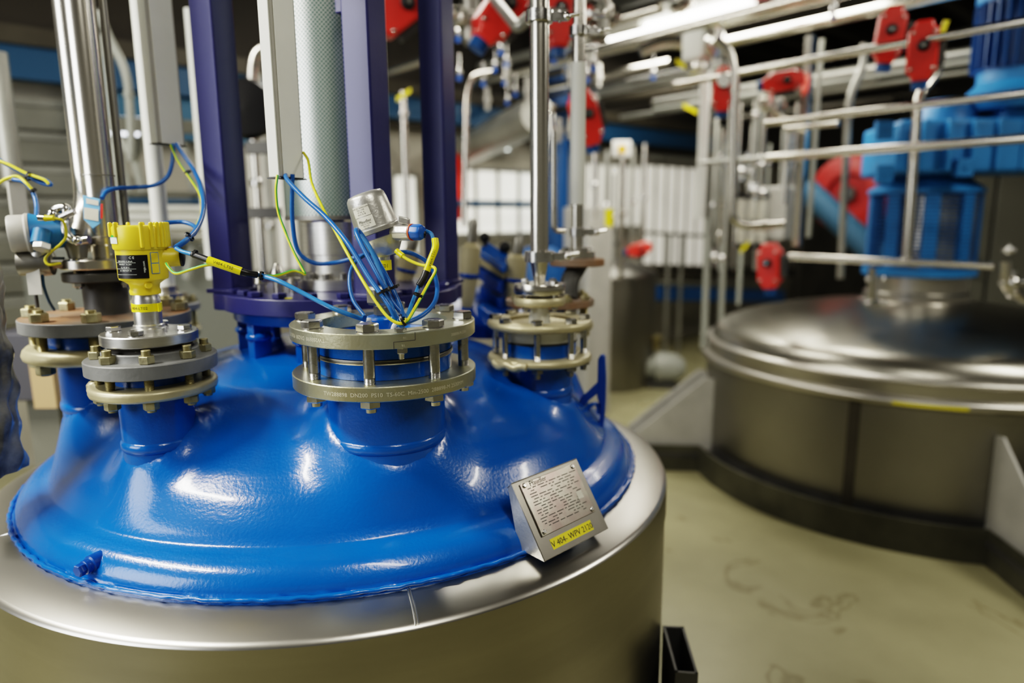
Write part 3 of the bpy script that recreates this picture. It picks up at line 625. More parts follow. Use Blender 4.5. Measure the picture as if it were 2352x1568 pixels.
# C6: small flange behind the yellow transmitter
C6 = (-.985, 1.93)
f6 = thing('bolted_flange', 'small grey flange below the white riser, behind the rust stained plate', 'flange', (C6[0], C6[1], 1.128))
mb = MB(); mb.lathe([(.08835, 1.2536), (.09114, 1.2554), (.09114, 1.2721), (.08835, 1.274)], (C6[0], C6[1], 0), Z, 64); mb.build('upper_flange', 'greyp', f6)
mb = MB(); mb.lathe([(.0465, 1.1885), (.08556, 1.1885), (.08928, 1.1978), (.08556, 1.207), (.0465, 1.207)], (C6[0], C6[1], 0), Z, 64, closed=True); mb.build('lower_ring', 'cream', f6)
for k in range(8):
    c = polar(C6, .07254, -22+45*k, 0); bolt(f6, c, 1.274, 1.207, 1.1885, .00698, .01209, 'nut', 'stud', head=False, hh=.01209, stud=.00744)
mb = MB(); mb.lathe([(.0279, 1.274), (.0279, 1.2861), (.06045, 1.288), (.06045, 1.3028), (.0279, 1.3047)], (C6[0], C6[1], 0), Z, 48); mb.build('blank_cover', 'pipe', f6)
wp = thing('white_riser', 'white painted riser pipe standing on the small grey flange', 'pipe', (C6[0], C6[1], 1.3038))
mb = MB(); mb.cyl((C6[0]+.0093, C6[1], 1.3038), (C6[0]+.0093, C6[1], 3.0), .02186, seg=32); mb.build('pipe_body', 'white', wp)
mb = MB(); mb.cyl((C6[0]+.0093, C6[1], 1.3038), (C6[0]+.0093, C6[1], 1.3233), .02976, seg=32); mb.build('foot_collar', 'pipe', wp)

# ------------------------------------------------------------------ agitator lantern
ag = thing('agitator_stand', 'indigo steel post frame bolted on the blue lid', 'machine stand', (LC.x, LC.y, 1.29))
PA_ = [202, 299, 20.5, 111]
hull = []
zt = 1.332; TS = .235
e1 = Vector((math.cos(R_(-24)), math.sin(R_(-24)), 0)); e2 = Vector((math.cos(R_(66)), math.sin(R_(66)), 0))
pts = []
for a in range(0, 360, 3):
    d = Vector((math.cos(R_(a)), math.sin(R_(a)), 0)); x, y = abs(d.dot(e1)), abs(d.dot(e2))
    r = .300
    rc = .245/max(x, y)      # square side
    ro = (.245+.19)/(x+y)      # chopped corners
    r = min(.335, max(.292, min(rc, ro)))
    pts.append(LC+d*r)
mb = MB(); mb.prism([Vector((p.x, p.y, zt-.038)) for p in pts], Z*.038); bp = mb.build('base_plate', 'indigo', ag, bev=.002, ang=20)
for a in (236, 252, 268, 284, 300, 225, 316, 335, 350, 5, 212):
    c = polar(LC, .262, a, zt); mb = MB(); mb.hexa(c, .012, .0165, ph=a); mb.build('bolt', 'indigo', ag, ang=25)
c = P(660, 679, 1.50); mb = MB(); mb.box((c.x, c.y, zt+.001), (.02, .007, .002)); mb.build('yellow_sticker', 'ytape', bp)
PCS = []
for k, a in enumerate(PA_):
    c = polar(LC, .262, a, 0); PCS.append(c)
    o = MB()
    w = .067; t = .008
    # box post: two flanges + webs (hollow square) with a small lip at the edges
    o.box((c.x, c.y, (zt+3.2)/2), (w, w, 3.2-zt), x=e1)
    post = o.build('post', 'indigo', ag, bev=.004)
    o = MB(); o.box((c.x, c.y, zt+.005), (w+.02, w+.02, .01), x=e1); o.build('post_foot', 'indigo', post, bev=.002)
mb = MB(); mb.box(P(812, 8, 1.56), (.085, .02, .035), x=e1); mb.build('cross_plate', 'indigo', ag, bev=.003)
# blue pedestal below plate
pd = thing('lantern_pedestal', 'bright blue ring on short legs under the indigo plate', 'pedestal', (LC.x, LC.y, 1.19))
mb = MB(); mb.annulus((LC.x, LC.y, 0), 1.268, 1.2935, .17, .268, 96); mb.build('ring', 'blue', pd)
for a in (228, 262, 300, 335, 12, 60, 110, 160, 195):
    c = polar(LC, .238, a, 0); zb = domez(c.x, c.y)-.01; d = Vector((math.cos(R_(a)), math.sin(R_(a)), 0))
    mb = MB(); mb.box((c.x, c.y, (zb+1.268)/2), (.03, .045, 1.268-zb), x=d.cross(Z)); mb.lathe([(.02, 1.225), (.03, 1.230), (.03, 1.240), (.02, 1.245)], (c.x, c.y, 0), Z, 20); mb.build('leg', 'blue', pd, bev=.003)
mb = MB(); mb.lathe([(.12, 1.19), (.12, 1.268)], (LC.x, LC.y, 0), Z, 48); mb.build('seal_housing', 'greydk', pd)
# seal & guard
sg = thing('mechanical_seal', 'polished steel shaft seal housing standing inside the indigo posts', 'machine', (LC.x, LC.y, zt))
mb = MB(); mb.lathe([(.118, zt), (.120, zt+.002), (.120, zt+.026), (.118, zt+.028)], (LC.x, LC.y, 0), Z, 72); mb.build('foot_flange', 'polish', sg)
mb = MB(); mb.lathe([(.095, zt+.028), (.095, zt+.085), (.0985, zt+.087), (.0985, zt+.165)], (LC.x, LC.y, 0), Z, 72); mb.build('seal_body', 'polish', sg)
for a in (238, 262, 284, 210):
    c = polar(LC, .108, a, zt+.028); mb = MB(); mb.lathe([(.009, 0), (.009, .014), (.007, .015)], c, Z, 16); mb.build('cap_screw', 'steel_dull', sg)
mb = MB()
for x0, y0, h in ((600, 650, .05), (640, 655, .07), (675, 652, .04)):
    c = P(x0, y0, 1.62); mb.lathe([(.012, zt), (.012, zt+h*.4), (.018, zt+h*.45), (.018, zt+h*.7), (.008, zt+h)], (c.x, c.y, 0), Z, 16)
mb.cyl(P(600, 640, 1.6), P(690, 640, 1.62), .007); mb.build('lubrication_fitting', 'pipe', sg)
gd_ = thing('shaft_guard', 'perforated metal guard cylinder with green dots around the shaft', 'guard', (LC.x, LC.y, zt+.168))
z0 = 1.502
mb = MB(); mb.lathe([(.132, z0+.008), (.132, 3.1)], (LC.x, LC.y, 0), Z, 96, False, False); mb.build('perforated_sheet', 'perf', gd_)
mb = MB(); mb.lathe([(.1335, z0), (.1335, z0+.010)], (LC.x, LC.y, 0), Z, 96); mb.build('bottom_band', 'steel_dull', gd_)

# ------------------------------------------------------------------ trunkings
def trunk(u, v, Y, wl, wr, label, ridge=True):
    b = P(u, v, Y); t = thing('cable_trunking', label, 'cable trunking', b)
    n1 = Vector((math.cos(R_(-114)), math.sin(R_(-114)), 0)); n2 = Vector((math.cos(R_(-24)), math.sin(R_(-24)), 0))
    # corner b is the edge between the two visible faces
    c = b-n1*wr/2-n2*wl/2
    h = 3.1-b.z
    mb = MB(); mb.box(c+Z*h/2, (wl, wr, h), x=n2, y=n1); mb.build('channel', 'trunkg', t, bev=.002)
    f = b-n1*wr/2+n2*.0016; mb = MB(); mb.box(f+Z*h/2, (wr*.80, .003, h), x=n1, y=n2); mb.build('cover_strip', 'trunk', t, bev=.001)
    f = b-n2*wl/2+n1*.0014; mb = MB(); mb.box(f+Z*h/2, (wl*.86, .003, h), x=n2, y=n1); mb.build('side_strip', 'white', t, bev=.001)
    mb = MB(); mb.box(c-Z*.0015, (wl+.006, wr+.006, .0022), x=n2, y=n1); mb.build('end_cap', 'black', t)
    return c
t1 = trunk(645, 406, 1.32, .028, .066, 'pale two-faced cable trunking ending above the silver domed sensor')
t2 = trunk(364, 328, 1.62, .024, .074, 'white cable trunking ending in mid air behind the yellow sensor')

# ------------------------------------------------------------------ cables
def cable(name, pts, r, m, label, seg=10, stripe=None, cat='cable', parent=None, sub=10):
    mb = MB(); mb.tube(pts, r, seg, True, sub, stripe=stripe)
    o = mb.build(name, m, parent, ang=80)
    if label: tag(o, label, cat)
    return o
YG = ['cabley', 'cableg']; ST = (0, 1)
def px(l): return [P(*p) for p in l]
cable('blue_cable', px([(655, 400, 1.335), (662, 415, 1.30), (700, 455, 1.25), (750, 500, 1.20), (800, 560, 1.15), (850, 640, 1.12), (893, 700, 1.10), (912, 738, 1.10), (925, 745, 1.10), (932, 730, 1.11), (900, 690, 1.12), (862, 620, 1.13), (830, 560, 1.15), (818, 530, 1.17), (826, 533, 1.19), (850, 570, 1.18), (890, 640, 1.14), (918, 700, 1.12), (926, 730, 1.105)]), .0042, 'cable', 'thick blue cable running from the two-faced trunking and looping over the centre flange')
cable('blue_cable', px([(672, 400, 1.335), (671, 440, 1.34), (672, 510, 1.35), (684, 575, 1.36), (720, 603, 1.37), (770, 603, 1.38), (820, 590, 1.37), (850, 582, 1.35)]), .0042, 'cable', 'blue cable hanging straight from the trunking then sweeping towards the sensor stem')
cable('blue_cable', px([(902, 580, 1.28), (940, 580, 1.30), (985, 605, 1.28), (1003, 650, 1.25), (1000, 690, 1.22), (975, 720, 1.18), (940, 738, 1.15), (925, 740, 1.13)]), .0042, 'cable', 'dark blue cable looping around behind the yellow marker sleeve')
cable('blue_cable', px([(858, 580, 1.30), (830, 590, 1.28), (808, 615, 1.26), (803, 650, 1.24), (812, 690, 1.22), (835, 722, 1.20), (838, 728, 1.19)]), .0036, 'cable', 'thin blue cable curling down left of the sensor stem')
cable('blue_cable', px([(597, 632, 1.22), (640, 645, 1.20), (700, 675, 1.19), (760, 706, 1.18), (810, 725, 1.19), (840, 735, 1.20)]), .0040, 'cableL', 'light blue cable slanting down to the centre flange opening')
cable('blue_cable', px([(978, 530, 1.22), (992, 540, 1.215), (995, 570, 1.21), (985, 610, 1.20), (965, 650, 1.19), (945, 700, 1.15), (930, 740, 1.105), (920, 748, 1.10), (912, 735, 1.10), (895, 690, 1.12), (880, 640, 1.14), (850, 570, 1.17), (828, 540, 1.18)]), .0036, 'cableL', 'pale blue cable from the blue gland bundled with the tied loop')
cable('earth_wire', px([(637, 402, 1.31), (634, 440, 1.30), (640, 490, 1.30), (660, 545, 1.29), (680, 590, 1.28), (700, 628, 1.27), (690, 625, 1.265), (672, 622, 1.26), (640, 632, 1.24), (610, 634, 1.225), (596, 634, 1.22)]), .0026, YG, 'green and yellow wire hanging from the trunking to the marked blue cable', stripe=ST)
cable('earth_wire', px([(596, 634, 1.22), (560, 630, 1.20), (520, 613, 1.19), (480, 608, 1.19), (440, 618, 1.19), (405, 628, 1.20), (388, 615, 1.21), (382, 605, 1.22)]), .0026, YG, 'green and yellow wire curving across to the yellow sensor', stripe=ST)
cable('earth_wire', px([(697, 350, 1.38), (708, 370, 1.36), (716, 420, 1.33), (740, 475, 1.28), (770, 530, 1.22), (800, 585, 1.17), (840, 655, 1.12), (880, 715, 1.10), (905, 738, 1.095), (925, 742, 1.095), (933, 732, 1.10)]), .0028, YG, 'green and yellow wire crossing over the thick blue cable', stripe=ST)
cable('earth_wire', px([(912, 578, 1.22), (935, 595, 1.21), (965, 608, 1.20), (992, 612, 1.19), (1000, 622, 1.18), (985, 650, 1.17), (960, 695, 1.13), (940, 730, 1.105), (930, 740, 1.10)]), .0028, YG, 'green and yellow wire bent at the black and yellow marker sleeve', stripe=ST)
def sleeve(pts, r, m, label, cat='marker', text=None):
    mb = MB(); mb.tube(pts, r, 14, True, 6); o = mb.build('marker_sleeve', m); tag(o, label, cat); return o
yl = sleeve(px([(999, 548, 1.205), (1000, 568, 1.20), (990, 595, 1.195), (980, 622, 1.19)]), .0062, 'ytape', 'yellow marker sleeve on the cable below the blue gland')
mb = MB(); a, b_ = P(987, 612, 1.183), P(1002, 560, 1.193); tx = (b_-a).normalized(); nn = (Vector((0, 0, CAMZ))-a).normalized(); ty = nn.cross(tx)
textmb(mb, 'V404-TT01', .0068, lambda p, q: a+tx*(p+.0)+ty*(q-.002)+nn*.001, align='LEFT'); mb.build('sleeve_print', 'black', yl)
sleeve(px([(979, 623, 1.19), (972, 640, 1.185), (962, 656, 1.18)]), .0060, 'black', 'black heat shrink sleeve below the curved yellow marker')
y2 = sleeve(px([(478, 597, 1.19), (515, 610, 1.19), (554, 623, 1.195)]), .0072, 'ytape', 'yellow marker sleeve on the cable beside the yellow sensor')
mb = MB(); a, b_ = P(482, 603, 1.181), P(552, 627, 1.186); tx = (b_-a).normalized(); nn = (Vector((0, 0, CAMZ))-a).normalized(); ty = nn.cross(tx)
textmb(mb, 'V404-LT02', .0078, lambda p, q: a+tx*(p+.004)+ty*(q+.001)+nn*.0006, align='LEFT'); mb.build('sleeve_print', 'black', y2)
sleeve(px([(442, 583, 1.20), (460, 590, 1.195), (479, 597, 1.19)]), .0055, 'black', 'black sleeve next to the yellow sensor gland')
sleeve(px([(553, 623, 1.195), (572, 628, 1.20), (590, 631, 1.21)]), .0060, 'black', 'black sleeve between yellow marker and cable tie over the indigo plate')
sleeve(px([(911, 576, 1.225), (918, 582, 1.22), (926, 588, 1.215)]), .0050, 'ytape', 'short yellow crimp sleeve behind the sensor stem')
cable('blue_cable', px([(404, 570, 1.215), (420, 578, 1.21), (442, 584, 1.20), (480, 597, 1.19), (550, 622, 1.195), (597, 632, 1.22)]), .0036, 'cableL', 'blue cable leaving the yellow sensor gland inside the sleeves')
cable('blue_cable', px([(404, 568, 1.22), (430, 550, 1.26), (455, 520, 1.35), (467, 480, 1.45), (462, 430, 1.55), (445, 390, 1.60), (425, 360, 1.62), (404, 330, 1.63)]), .0048, 'cable', 'blue cable arching from the white trunking down to the yellow sensor gland')
cable('blue_cable', px([(404, 568, 1.225), (425, 552, 1.27), (447, 535, 1.33), (447, 520, 1.38), (420, 510, 1.40), (380, 512, 1.38), (374, 515, 1.36)]), .0042, 'cable', 'blue cable looping behind the ribbed yellow cap')
cable('blue_cable', px([(398, 330, 1.63), (396, 370, 1.62), (385, 405, 1.60), (355, 425, 1.58), (310, 430, 1.56), (270, 432, 1.52), (245, 440, 1.49), (234, 455, 1.47)]), .0044, 'cable', 'blue cable swinging from the white trunking to the pale blue tag')
cable('earth_wire', px([(392, 332, 1.62), (400, 352, 1.62), (415, 380, 1.60), (440, 415, 1.57), (460, 450, 1.52), (462, 490, 1.46), (450, 520, 1.40)]), .0024, YG, 'green and yellow wire following the arching blue cable', stripe=ST)
cable('blue_cable', px([(-20, 355, 1.5), (20, 380, 1.5), (60, 400, 1.5), (100, 412, 1.5), (117, 424, 1.5), (95, 420, 1.5), (62, 404, 1.5)]), .0042, 'cable', 'blue cable loop entering high beside the grey conduit')
cable('earth_wire', px([(-20, 362, 1.49), (20, 378, 1.49), (60, 398, 1.49), (100, 412, 1.49), (112, 422, 1.49)]), .0032, YG, 'green and yellow wire tied to the free blue loop', stripe=ST)
cable('blue_cable', px([(30, 412, 1.5), (55, 418, 1.5), (75, 440, 1.5), (84, 470, 1.48), (84, 500, 1.45)]), .0044, 'cable', 'blue cable dropping into the blue transmitter')
cable('earth_wire', px([(-10, 425, 1.5), (15, 410, 1.5), (40, 405, 1.5), (60, 420, 1.49), (75, 436, 1.49)]), .0032, YG, 'green and yellow wire arching above the blue transmitter', stripe=ST)
cable('yellow_lead', px([(122, 501, 1.39), (145, 508, 1.40), (152, 540, 1.41), (140, 560, 1.41), (115, 580, 1.41), (104, 595, 1.41), (112, 608, 1.41), (140, 604, 1.42)]), .0026, 'cabley', 'yellow lead hanging from the blue transmitter plug', cat='cable')
cable('grey_lead', px([(97, 620, 1.44), (100, 655, 1.44), (112, 690, 1.46), (125, 712, 1.48)]), .003, 'bluebeam', 'thin dark lead behind the hanging grey plate')
def tie(c, r, ax, label):
    mb = MB(); ax = Vector(ax).normalized(); mb.lathe([(r, -.002), (r+.0014, -.002), (r+.0014, .002), (r, .002)], c, ax, 20, closed=True); x, y = frame(ax)
    mb.box(Vector(c)-Vector((0, r*.8, 0))+x*r*.6, (.006, .005, .005)); o = mb.build('cable_tie', 'black'); tag(o, label, 'cable tie')
for (u, v, Y), r, ax, lb_ in (((881, 668, 1.105), .0115, (.55, 0, -1), 'black cable tie around the blue bundle above the centre flange'), ((903, 660, 1.115), .0100, (.45, 0, -1), 'black cable tie on the pale blue cables beside the stem'),
        ((961, 677, 1.145), .0075, (-.4, 0, -1), 'black cable tie joining blue cable and striped wire'), ((601, 633, 1.215), .0065, (1, 0, -.1), 'black cable tie joining wires over the indigo plate'),
        ((448, 583, 1.20), .0060, (1, 0, -.3), 'black cable tie at the sleeve beside the yellow sensor'), ((435, 543, 1.27), .0085, (1, 0, .8), 'black cable tie bundling loops behind the yellow sensor'),
        ((431, 395, 1.59), .0060, (.4, 0, -1), 'black cable tie high on the arching cable'), ((926, 735, 1.10), .0090, (.9, 0, .5), 'black cable tie at the bottom of the tied loop'),
        ((66, 405, 1.49), .0080, (1, 0, -.4), 'black cable tie on the free loop by the grey conduit'), ((76, 437, 1.49), .006, (.5, 0, -1), 'black cable tie above the blue transmitter'),
        ((975, 538, 1.215), .0052, (1, 0, -.2), 'black cable tie right at the blue gland')):
    tie(P(u, v, Y), r, ax, lb_)

# ------------------------------------------------------------------ nameplate box on the rim
npx = thing('nameplate_box', 'tilted stainless box with engraved rating plate and yellow V404 sticker', 'nameplate', PZ(1290, 1290, .90))
BL = PZ(1251.6, 1289.7, .90); BR = PZ(1398, 1213, .90); tx = (BR-BL).normalized(); W_ = (BR-BL).length
inw = Vector((-tx.y, tx.x, 0)); a_, h_ = .083, .123
slope = (inw*a_+Z*h_); H_ = slope.length; ty = slope.normalized(); nn = tx.cross(ty).normalized()
TL = BL+slope
mb = MB(); mb.prism([BL, BR, BR+slope, TL], -nn*.0025); fr = mb.build('front_plate', 'plate', npx, bev=.001)
for s0, nm in ((BL, 0), (BR, 1)):
    d = tx*(.002 if nm == 0 else -.002)
    mb = MB(); mb.prism([s0-nn*.002, s0+inw*.066+Z*.002, s0+inw*.092+Z*(h_-.012), s0+slope-nn*.002], d); mb.build('side_panel', 'alu', npx)
mb = MB(); mb.prism([TL-nn*.001, TL+tx*W_-nn*.001, TL+tx*W_+inw*.012-Z*.012, TL+inw*.012-Z*.012], Z*.0015); mb.build('top_lip', 'alu', npx)
def lp(u, v): return BL+tx*(u*W_)+ty*(v*H_)
mb = MB(); mb.prism([lp(.085, .27), lp(.915, .27), lp(.915, .955), lp(.085, .955)], nn*.003); rp = mb.build('rating_plate', 'plate2', npx, bev=.0008)
mb = MB()
for u, v in ((.13, .92), (.87, .92), (.13, .315), (.87, .315)): mb.lathe([(.0045, .003), (.0045, .0048), (.003, .006)], lp(u, v), nn, 16)
mb.build('rivet', 'chrome', rp)
mb = MB(); o_ = lp(.20, .885)
textmb(mb, 'Pfaudler', .014, plane_fn(o_, tx, ty, nn, .0034), align='LEFT')
random.seed(3)
for r_i in range(15):
    v = .86-.036*r_i; u = .15+.03*(r_i % 3 == 1)
    while u < .80:
        w = random.choice((.03, .05, .07, .1)); 
        if random.random() < .78: mb.add([lp(u, v)+nn*.0034, lp(u+w, v)+nn*.0034, lp(u+w, v+.011)+nn*.0034, lp(u, v+.011)+nn*.0034], [[0, 1, 2, 3]])
        u += w+.022
textmb(mb, 'CE', .008, plane_fn(lp(.74, .46), tx, ty, nn, .0034))
mb.build('engraving', 'greydk', rp)
mb = MB(); mb.prism([lp(.755, .50), lp(.84, .50), lp(.84, .60), lp(.755, .60)], nn*.0035); mb.build('square_mark', 'label', rp)
mb = MB(); mb.prism([lp(.165, .075), lp(.79, .075), lp(.79, .205), lp(.165, .205)], nn*.0006); st = mb.build('yellow_sticker', 'ytape', npx)
mb = MB(); textmb(mb, 'V 404- WPV 2120', .0158, plane_fn(lp(.478, .10), tx, ty, nn, .0012)); mb.build('sticker_print', 'black', st)
mb = MB(); p = lp(.0, .35)+inw*.05; mb.box(polar(LC, .742, -46, .925), (.10, .03, .03), x=tx); mb.build('mounting_tab', 'blue', npx, bev=.003)

# ------------------------------------------------------------------ manway at the back of the lid
mw = thing('manway_cover', 'blue tilted manway cover with stepped blocks between the two cream spring tubes', 'manway', P(1140, 690, 2.25))
mc = P(1110, 690, 2.35)
for i, (u0, v0, u1, v1, th) in enumerate(((1098, 572, 1158, 612, 16), (1094, 612, 1150, 650, 26), (1102, 655, 1150, 690, 22))):
    a, b_ = P(u0, v0, 2.25), P(u1, v1, 2.15); k = th/1568*2.2
    mb = MB(); mb.prism([a, b_, b_-Z*k, a-Z*k], Vector((.03, .09, .02))); mb.build('step_block', 'blue_dk' if i else 'blue', mw, bev=.003)
mb = MB(); a, b_ = P(1095, 590, 2.27), P(1158, 628, 2.17); mb.prism([a, b_, b_-Z*.02, a-Z*.02], Vector((.02, .1, .02))); mb.build('pad', 'cream_paint', mw, bev=.002)
mb = MB(); mb.lathe([(.15, 0), (.19, .01), (.19, .05), (.15, .07), (.0, .09)], Vector((-.13, 2.25, 1.17)), Vector((.12, -.2, 1)), 48); mb.build('cover_disc', 'blue_dk', mw)
mb = MB(); a = P(1095, 700, 2.1); b_ = P(1150, 735, 2.0); mb.prism([a, b_, b_-Z*.05, a-Z*.09], Vector((.02, .1, .0))); mb.build('hinge_arm', 'blue', mw, bev=.004)
def spring(u0, v0, u1, v1, r, Y, label):
    a, b_ = P(u1, v1, Y), P(u0, v0, Y); d = (b_-a); L_ = d.length; t = thing('spring_tube', label, 'spring tube', a)
    mb = MB(); mb.lathe([(r*.6, 0), (r*.75, L_*.1), (r*.9, L_*.35), (r, L_*.4), (r, L_*.68), (r*.55, L_*.74)], a, d, 28); mb.build('tube_body', 'cream_paint', t)
    mb = MB(); mb.lathe([(r*.55, L_*.73), (r*.5, L_*.96), (r*.35, L_)], a, d, 24); mb.build('tip', 'steel_dull', t)
    mb = MB(); mb.lathe([(r*1.0, L_*.34), (r*1.06, L_*.35), (r*1.06, L_*.38), (r*1.0, L_*.39)], a, d, 24); mb.build('band', 'blue_dk', t)
spring(1088, 503, 1072, 705, .030, 2.15, 'cream spring tube with grey tip beside the last indigo post')
spring(1192, 541, 1178, 700, .034, 2.2, 'cream spring tube standing behind the bare stainless riser')
spring(950, 540, 925, 665, .028, 1.95, 'tilted cream tube seen between the indigo posts')
mb = MB(); mb.sphere(P(1113, 545, 2.3), .018); mb.cyl(P(1113, 545, 2.3), P(1116, 575, 2.3), .007); o = mb.build('clamp_knob', 'black'); tag(o, 'black ball knob beside the longer cream spring tube', 'knob')
mb = MB(); mb.sphere(P(1160, 568, 2.28), .020); mb.cyl(P(1160, 568, 2.28), P(1163, 596, 2.28), .007); o = mb.build('clamp_knob', 'black'); tag(o, 'black ball knob between the two cream spring tubes', 'knob')

# ------------------------------------------------------------------ second tank (stainless)
T2 = Vector((2.32, 3.94, 0))
tk = thing('stainless_tank', 'large domed stainless tank with a yellow strip on its rim', 'tank', T2)
mb = MB(); mb.lathe([(1.125, .0), (1.125, .66)], T2, Z, 200, False, False); mb.build('tank_shell', 'steel_dull', tk)
mb = MB(); mb.lathe([(1.125, .655), (1.150, .66), (1.158, .668), (1.158, .690), (1.150, .70), (1.120, .705), (1.120, .76), (1.130, .764), (1.134, .772), (1.130, .78), (1.10, .79)], T2, Z, 200, False, False); mb.build('rim_band', 'steel', tk, ang=60)
mb = MB(); mb.lathe([(1.10, .788), (1.09, .815), (1.07, .845), (1.04, .868), (.99, .888), (.9, .918), (.75, .955), (.55, .99), (.3, 1.02), (0, 1.03)], T2, Z, 200, False, False); mb.build('domed_top', mat('dull_dome_steel', (.36, .345, .30), .3, 1, 0, 10, .08, 1.2), tk, ang=60)
mb = MB()
v0 = P(2050, 910, 2.9); v1 = P(2228, 924, 2.9)
az0, az1 = -114, -91
def azof(u, v):
    # intersection of the sight line with the rim cylinder
    d = ray(u, v); o = Vector((0, 0, CAMZ)); a = d.x**2+d.y**2; bq = 2*(d.x*(o.x-T2.x)+d.y*(o.y-T2.y)); cq = (o.x-T2.x)**2+(o.y-T2.y)**2-1.16**2
    t = (-bq-math.sqrt(max(0, bq*bq-4*a*cq)))/(2*a); p = o+d*t; return math.degrees(math.atan2(p.y-T2.y, p.x-T2.x)), p.z
az0, za = azof(2050, 911); az1, zb_ = azof(2228, 925)
cylpatch(mb, T2, 1.159, az0, az1, .672, .687, 14, .002); mb.build('yellow_strip', 'ytape', tk)
mb = MB(); a1, _ = azof(1940, 1000); a2, _ = azof(1968, 1000); cylpatch(mb, T2, 1.126, a1, a2, .03, .655, 4, .002); mb.build('vertical_strap', 'beam', tk)
mb = MB(); mb.lathe([(1.127, .0), (1.127, .17)], T2, Z, 160, False, False); mb.build('painted_shade_band', 'greydk', tk)  # dark paint band stands in for the shade at the shell foot
# support lugs with gussets
for azl, w in ((175, .22), (265, .24)):
    d = Vector((math.cos(R_(azl)), math.sin(R_(azl)), 0)); s = d.cross(Z)
    for k in (-1, 1):
        o = T2+s*(k*w/2)
        mb = MB(); mb.prism([o+d*1.12+Z*.56, o+d*1.17+Z*.57, o+d*1.60+Z*.20, o+d*1.60+Z*.12, o+d*1.12+Z*.12], s*.012); mb.build('gusset', 'steel_dull' if k < 0 and azl > 200 else 'trunkg', tk, bev=.002)
    mb = MB(); mb.box(T2+d*1.37+Z*.10, (.52, w+.1, .03), x=d); mb.build('support_pad', 'greydk', tk)
cu = thing('floor_curb', 'grey steel curb ring standing on the floor around the stainless tank', 'curb', T2)
def curbwall(mb, p, q, h=.162, t=.008):
    n = (q-p).normalized().cross(Z)*t; mb.prism([p, q, q+Z*h, p+Z*h], n)
R0 = 1.2; mb = MB()
arcs = [(182, 257.6), (272.4, 348), (2, 76), (92, 168)]
for a0, a1 in arcs:
    n = 40; ring = []
    for i in range(n+1):
        a = a0+(a1-a0)*i/n; ring.append([polar(T2, R0, a, 0), polar(T2, R0, a, .160), polar(T2, R0+.004, a, .163), polar(T2, R0+.012, a, .160), polar(T2, R0+.012, a, .0)])
    mb.rings(ring)
mb.build('curved_wall', 'curb', cu, ang=40)
for a, b_ in ((182, 168), (257.6, 272.4)):
    for q in (a, b_):
        d = Vector((math.cos(R_(q)), math.sin(R_(q)), 0)) if 0 else Vector((math.cos(R_((a+b_)/2)), math.sin(R_((a+b_)/2)), 0))
        p0 = polar(T2, R0+.005, q, 0); mb = MB(); curbwall(mb, p0, p0+d*.50); mb.build('side_wall', 'curb', cu)
    d = Vector((math.cos(R_((a+b_)/2)), math.sin(R_((a+b_)/2)), 0)); p0 = polar(T2, R0, a, 0)+d*.50; p1 = polar(T2, R0, b_, 0)+d*.50; mb = MB(); curbwall(mb, p0, p1); mb.build('end_wall', 'curb', cu)
# drive train on tank 2
G = Vector((T2.x+.02, T2.y, 0))
dv = thing('gear_drive', 'sky blue agitator drive with round cage, ribbed gearbox and upright motor', 'motor drive', G+Z*1.02)
mb = MB(); mb.lathe([(.30, 1.0), (.30, 1.02), (.27, 1.03), (.27, 1.07), (.255, 1.08), (.255, 1.165)], G, Z, 64); mb.build('mounting_flange', 'steel', dv)
mb = MB(); mb.lathe([(.25, 1.17), (.29, 1.172), (.29, 1.21), (.25, 1.215)], G, Z, 64, closed=True); mb.build('cage_base', 'motor', dv)
mb = MB(); mb.lathe([(.25, 1.62), (.29, 1.625), (.29, 1.645), (.24, 1.68), (.20, 1.72), (.2, 1.72)], G, Z, 64, True, True); mb.build('cage_top', 'motor', dv)
for a in (-152, -112, -72, -32, 10, 60, 120, 165):
    p = polar(G, .268, a, 0); mb = MB(); mb.box((p.x, p.y, 1.42), (.07 if a % 40 else .08, .02, .44), x=Vector((-math.sin(R_(a)), math.cos(R_(a)), 0))); mb.build('cage_post', 'motor', dv, bev=.004)
mb = MB()
for k in range(20): mb.lathe([(.279, 1.215+k*.021), (.282, 1.216+k*.021), (.282, 1.221+k*.021), (.279, 1.222+k*.021)], G, Z, 48, closed=True)
mb.build('wire_guard', 'motordk', dv)
mb = MB(); mb.lathe([(.05, 1.17), (.05, 1.3), (.085, 1.31), (.085, 1.42), (.05, 1.43), (.05, 1.7)], G, Z, 32); mb.build('drive_shaft', 'pipe', dv)
e3 = B; e4 = A
gc = P(2140, 330, 3.85); gb = Vector((gc.x, gc.y, 0))
mb = MB(); mb.box(Vector((gb.x+.04, gb.y, 1.852)), (.62, .50, .27), x=(1, -.12, 0)); gx_ = mb.build('gearbox', 'motor', dv, bev=.02)
for k in range(5):
    p = Vector((gb.x-.20+k*.125, gb.y-.262-.0, 1.852)); mb = MB(); mb.box(p, (.022, .06, .25), x=(1, -.12, 0)); mb.build('cooling_rib', 'motor', dv, bev=.003)
for u, v in ((2030, 300), (2030, 400), (2213, 385)):
    mb = MB(); p = P(u, v, 3.58); mb.box(p, (.08, .04, .09), x=(1, -.12, 0)); mb.cyl(p-Vector((0, .025, 0)), p-Vector((0, .02, 0))*1.4, .012); mb.build('mounting_ear', 'motor', dv, bev=.008)
mb = MB(); p = P(2170, 290, 3.85); mb.lathe([(.16, 1.97), (.15, 2.02), (.13, 2.08), (.12, 2.11), (.0, 2.11)], (p.x, p.y, 0), Z, 40); mb.build('hub_cover', 'motor', dv)
mb = MB(); p = P(2330, 330, 3.8); mb.box((p.x+.1, p.y, 1.89), (.55, .4, .34), x=(1, -.12, 0)); mb.build('input_stage', 'motor', dv, bev=.03)
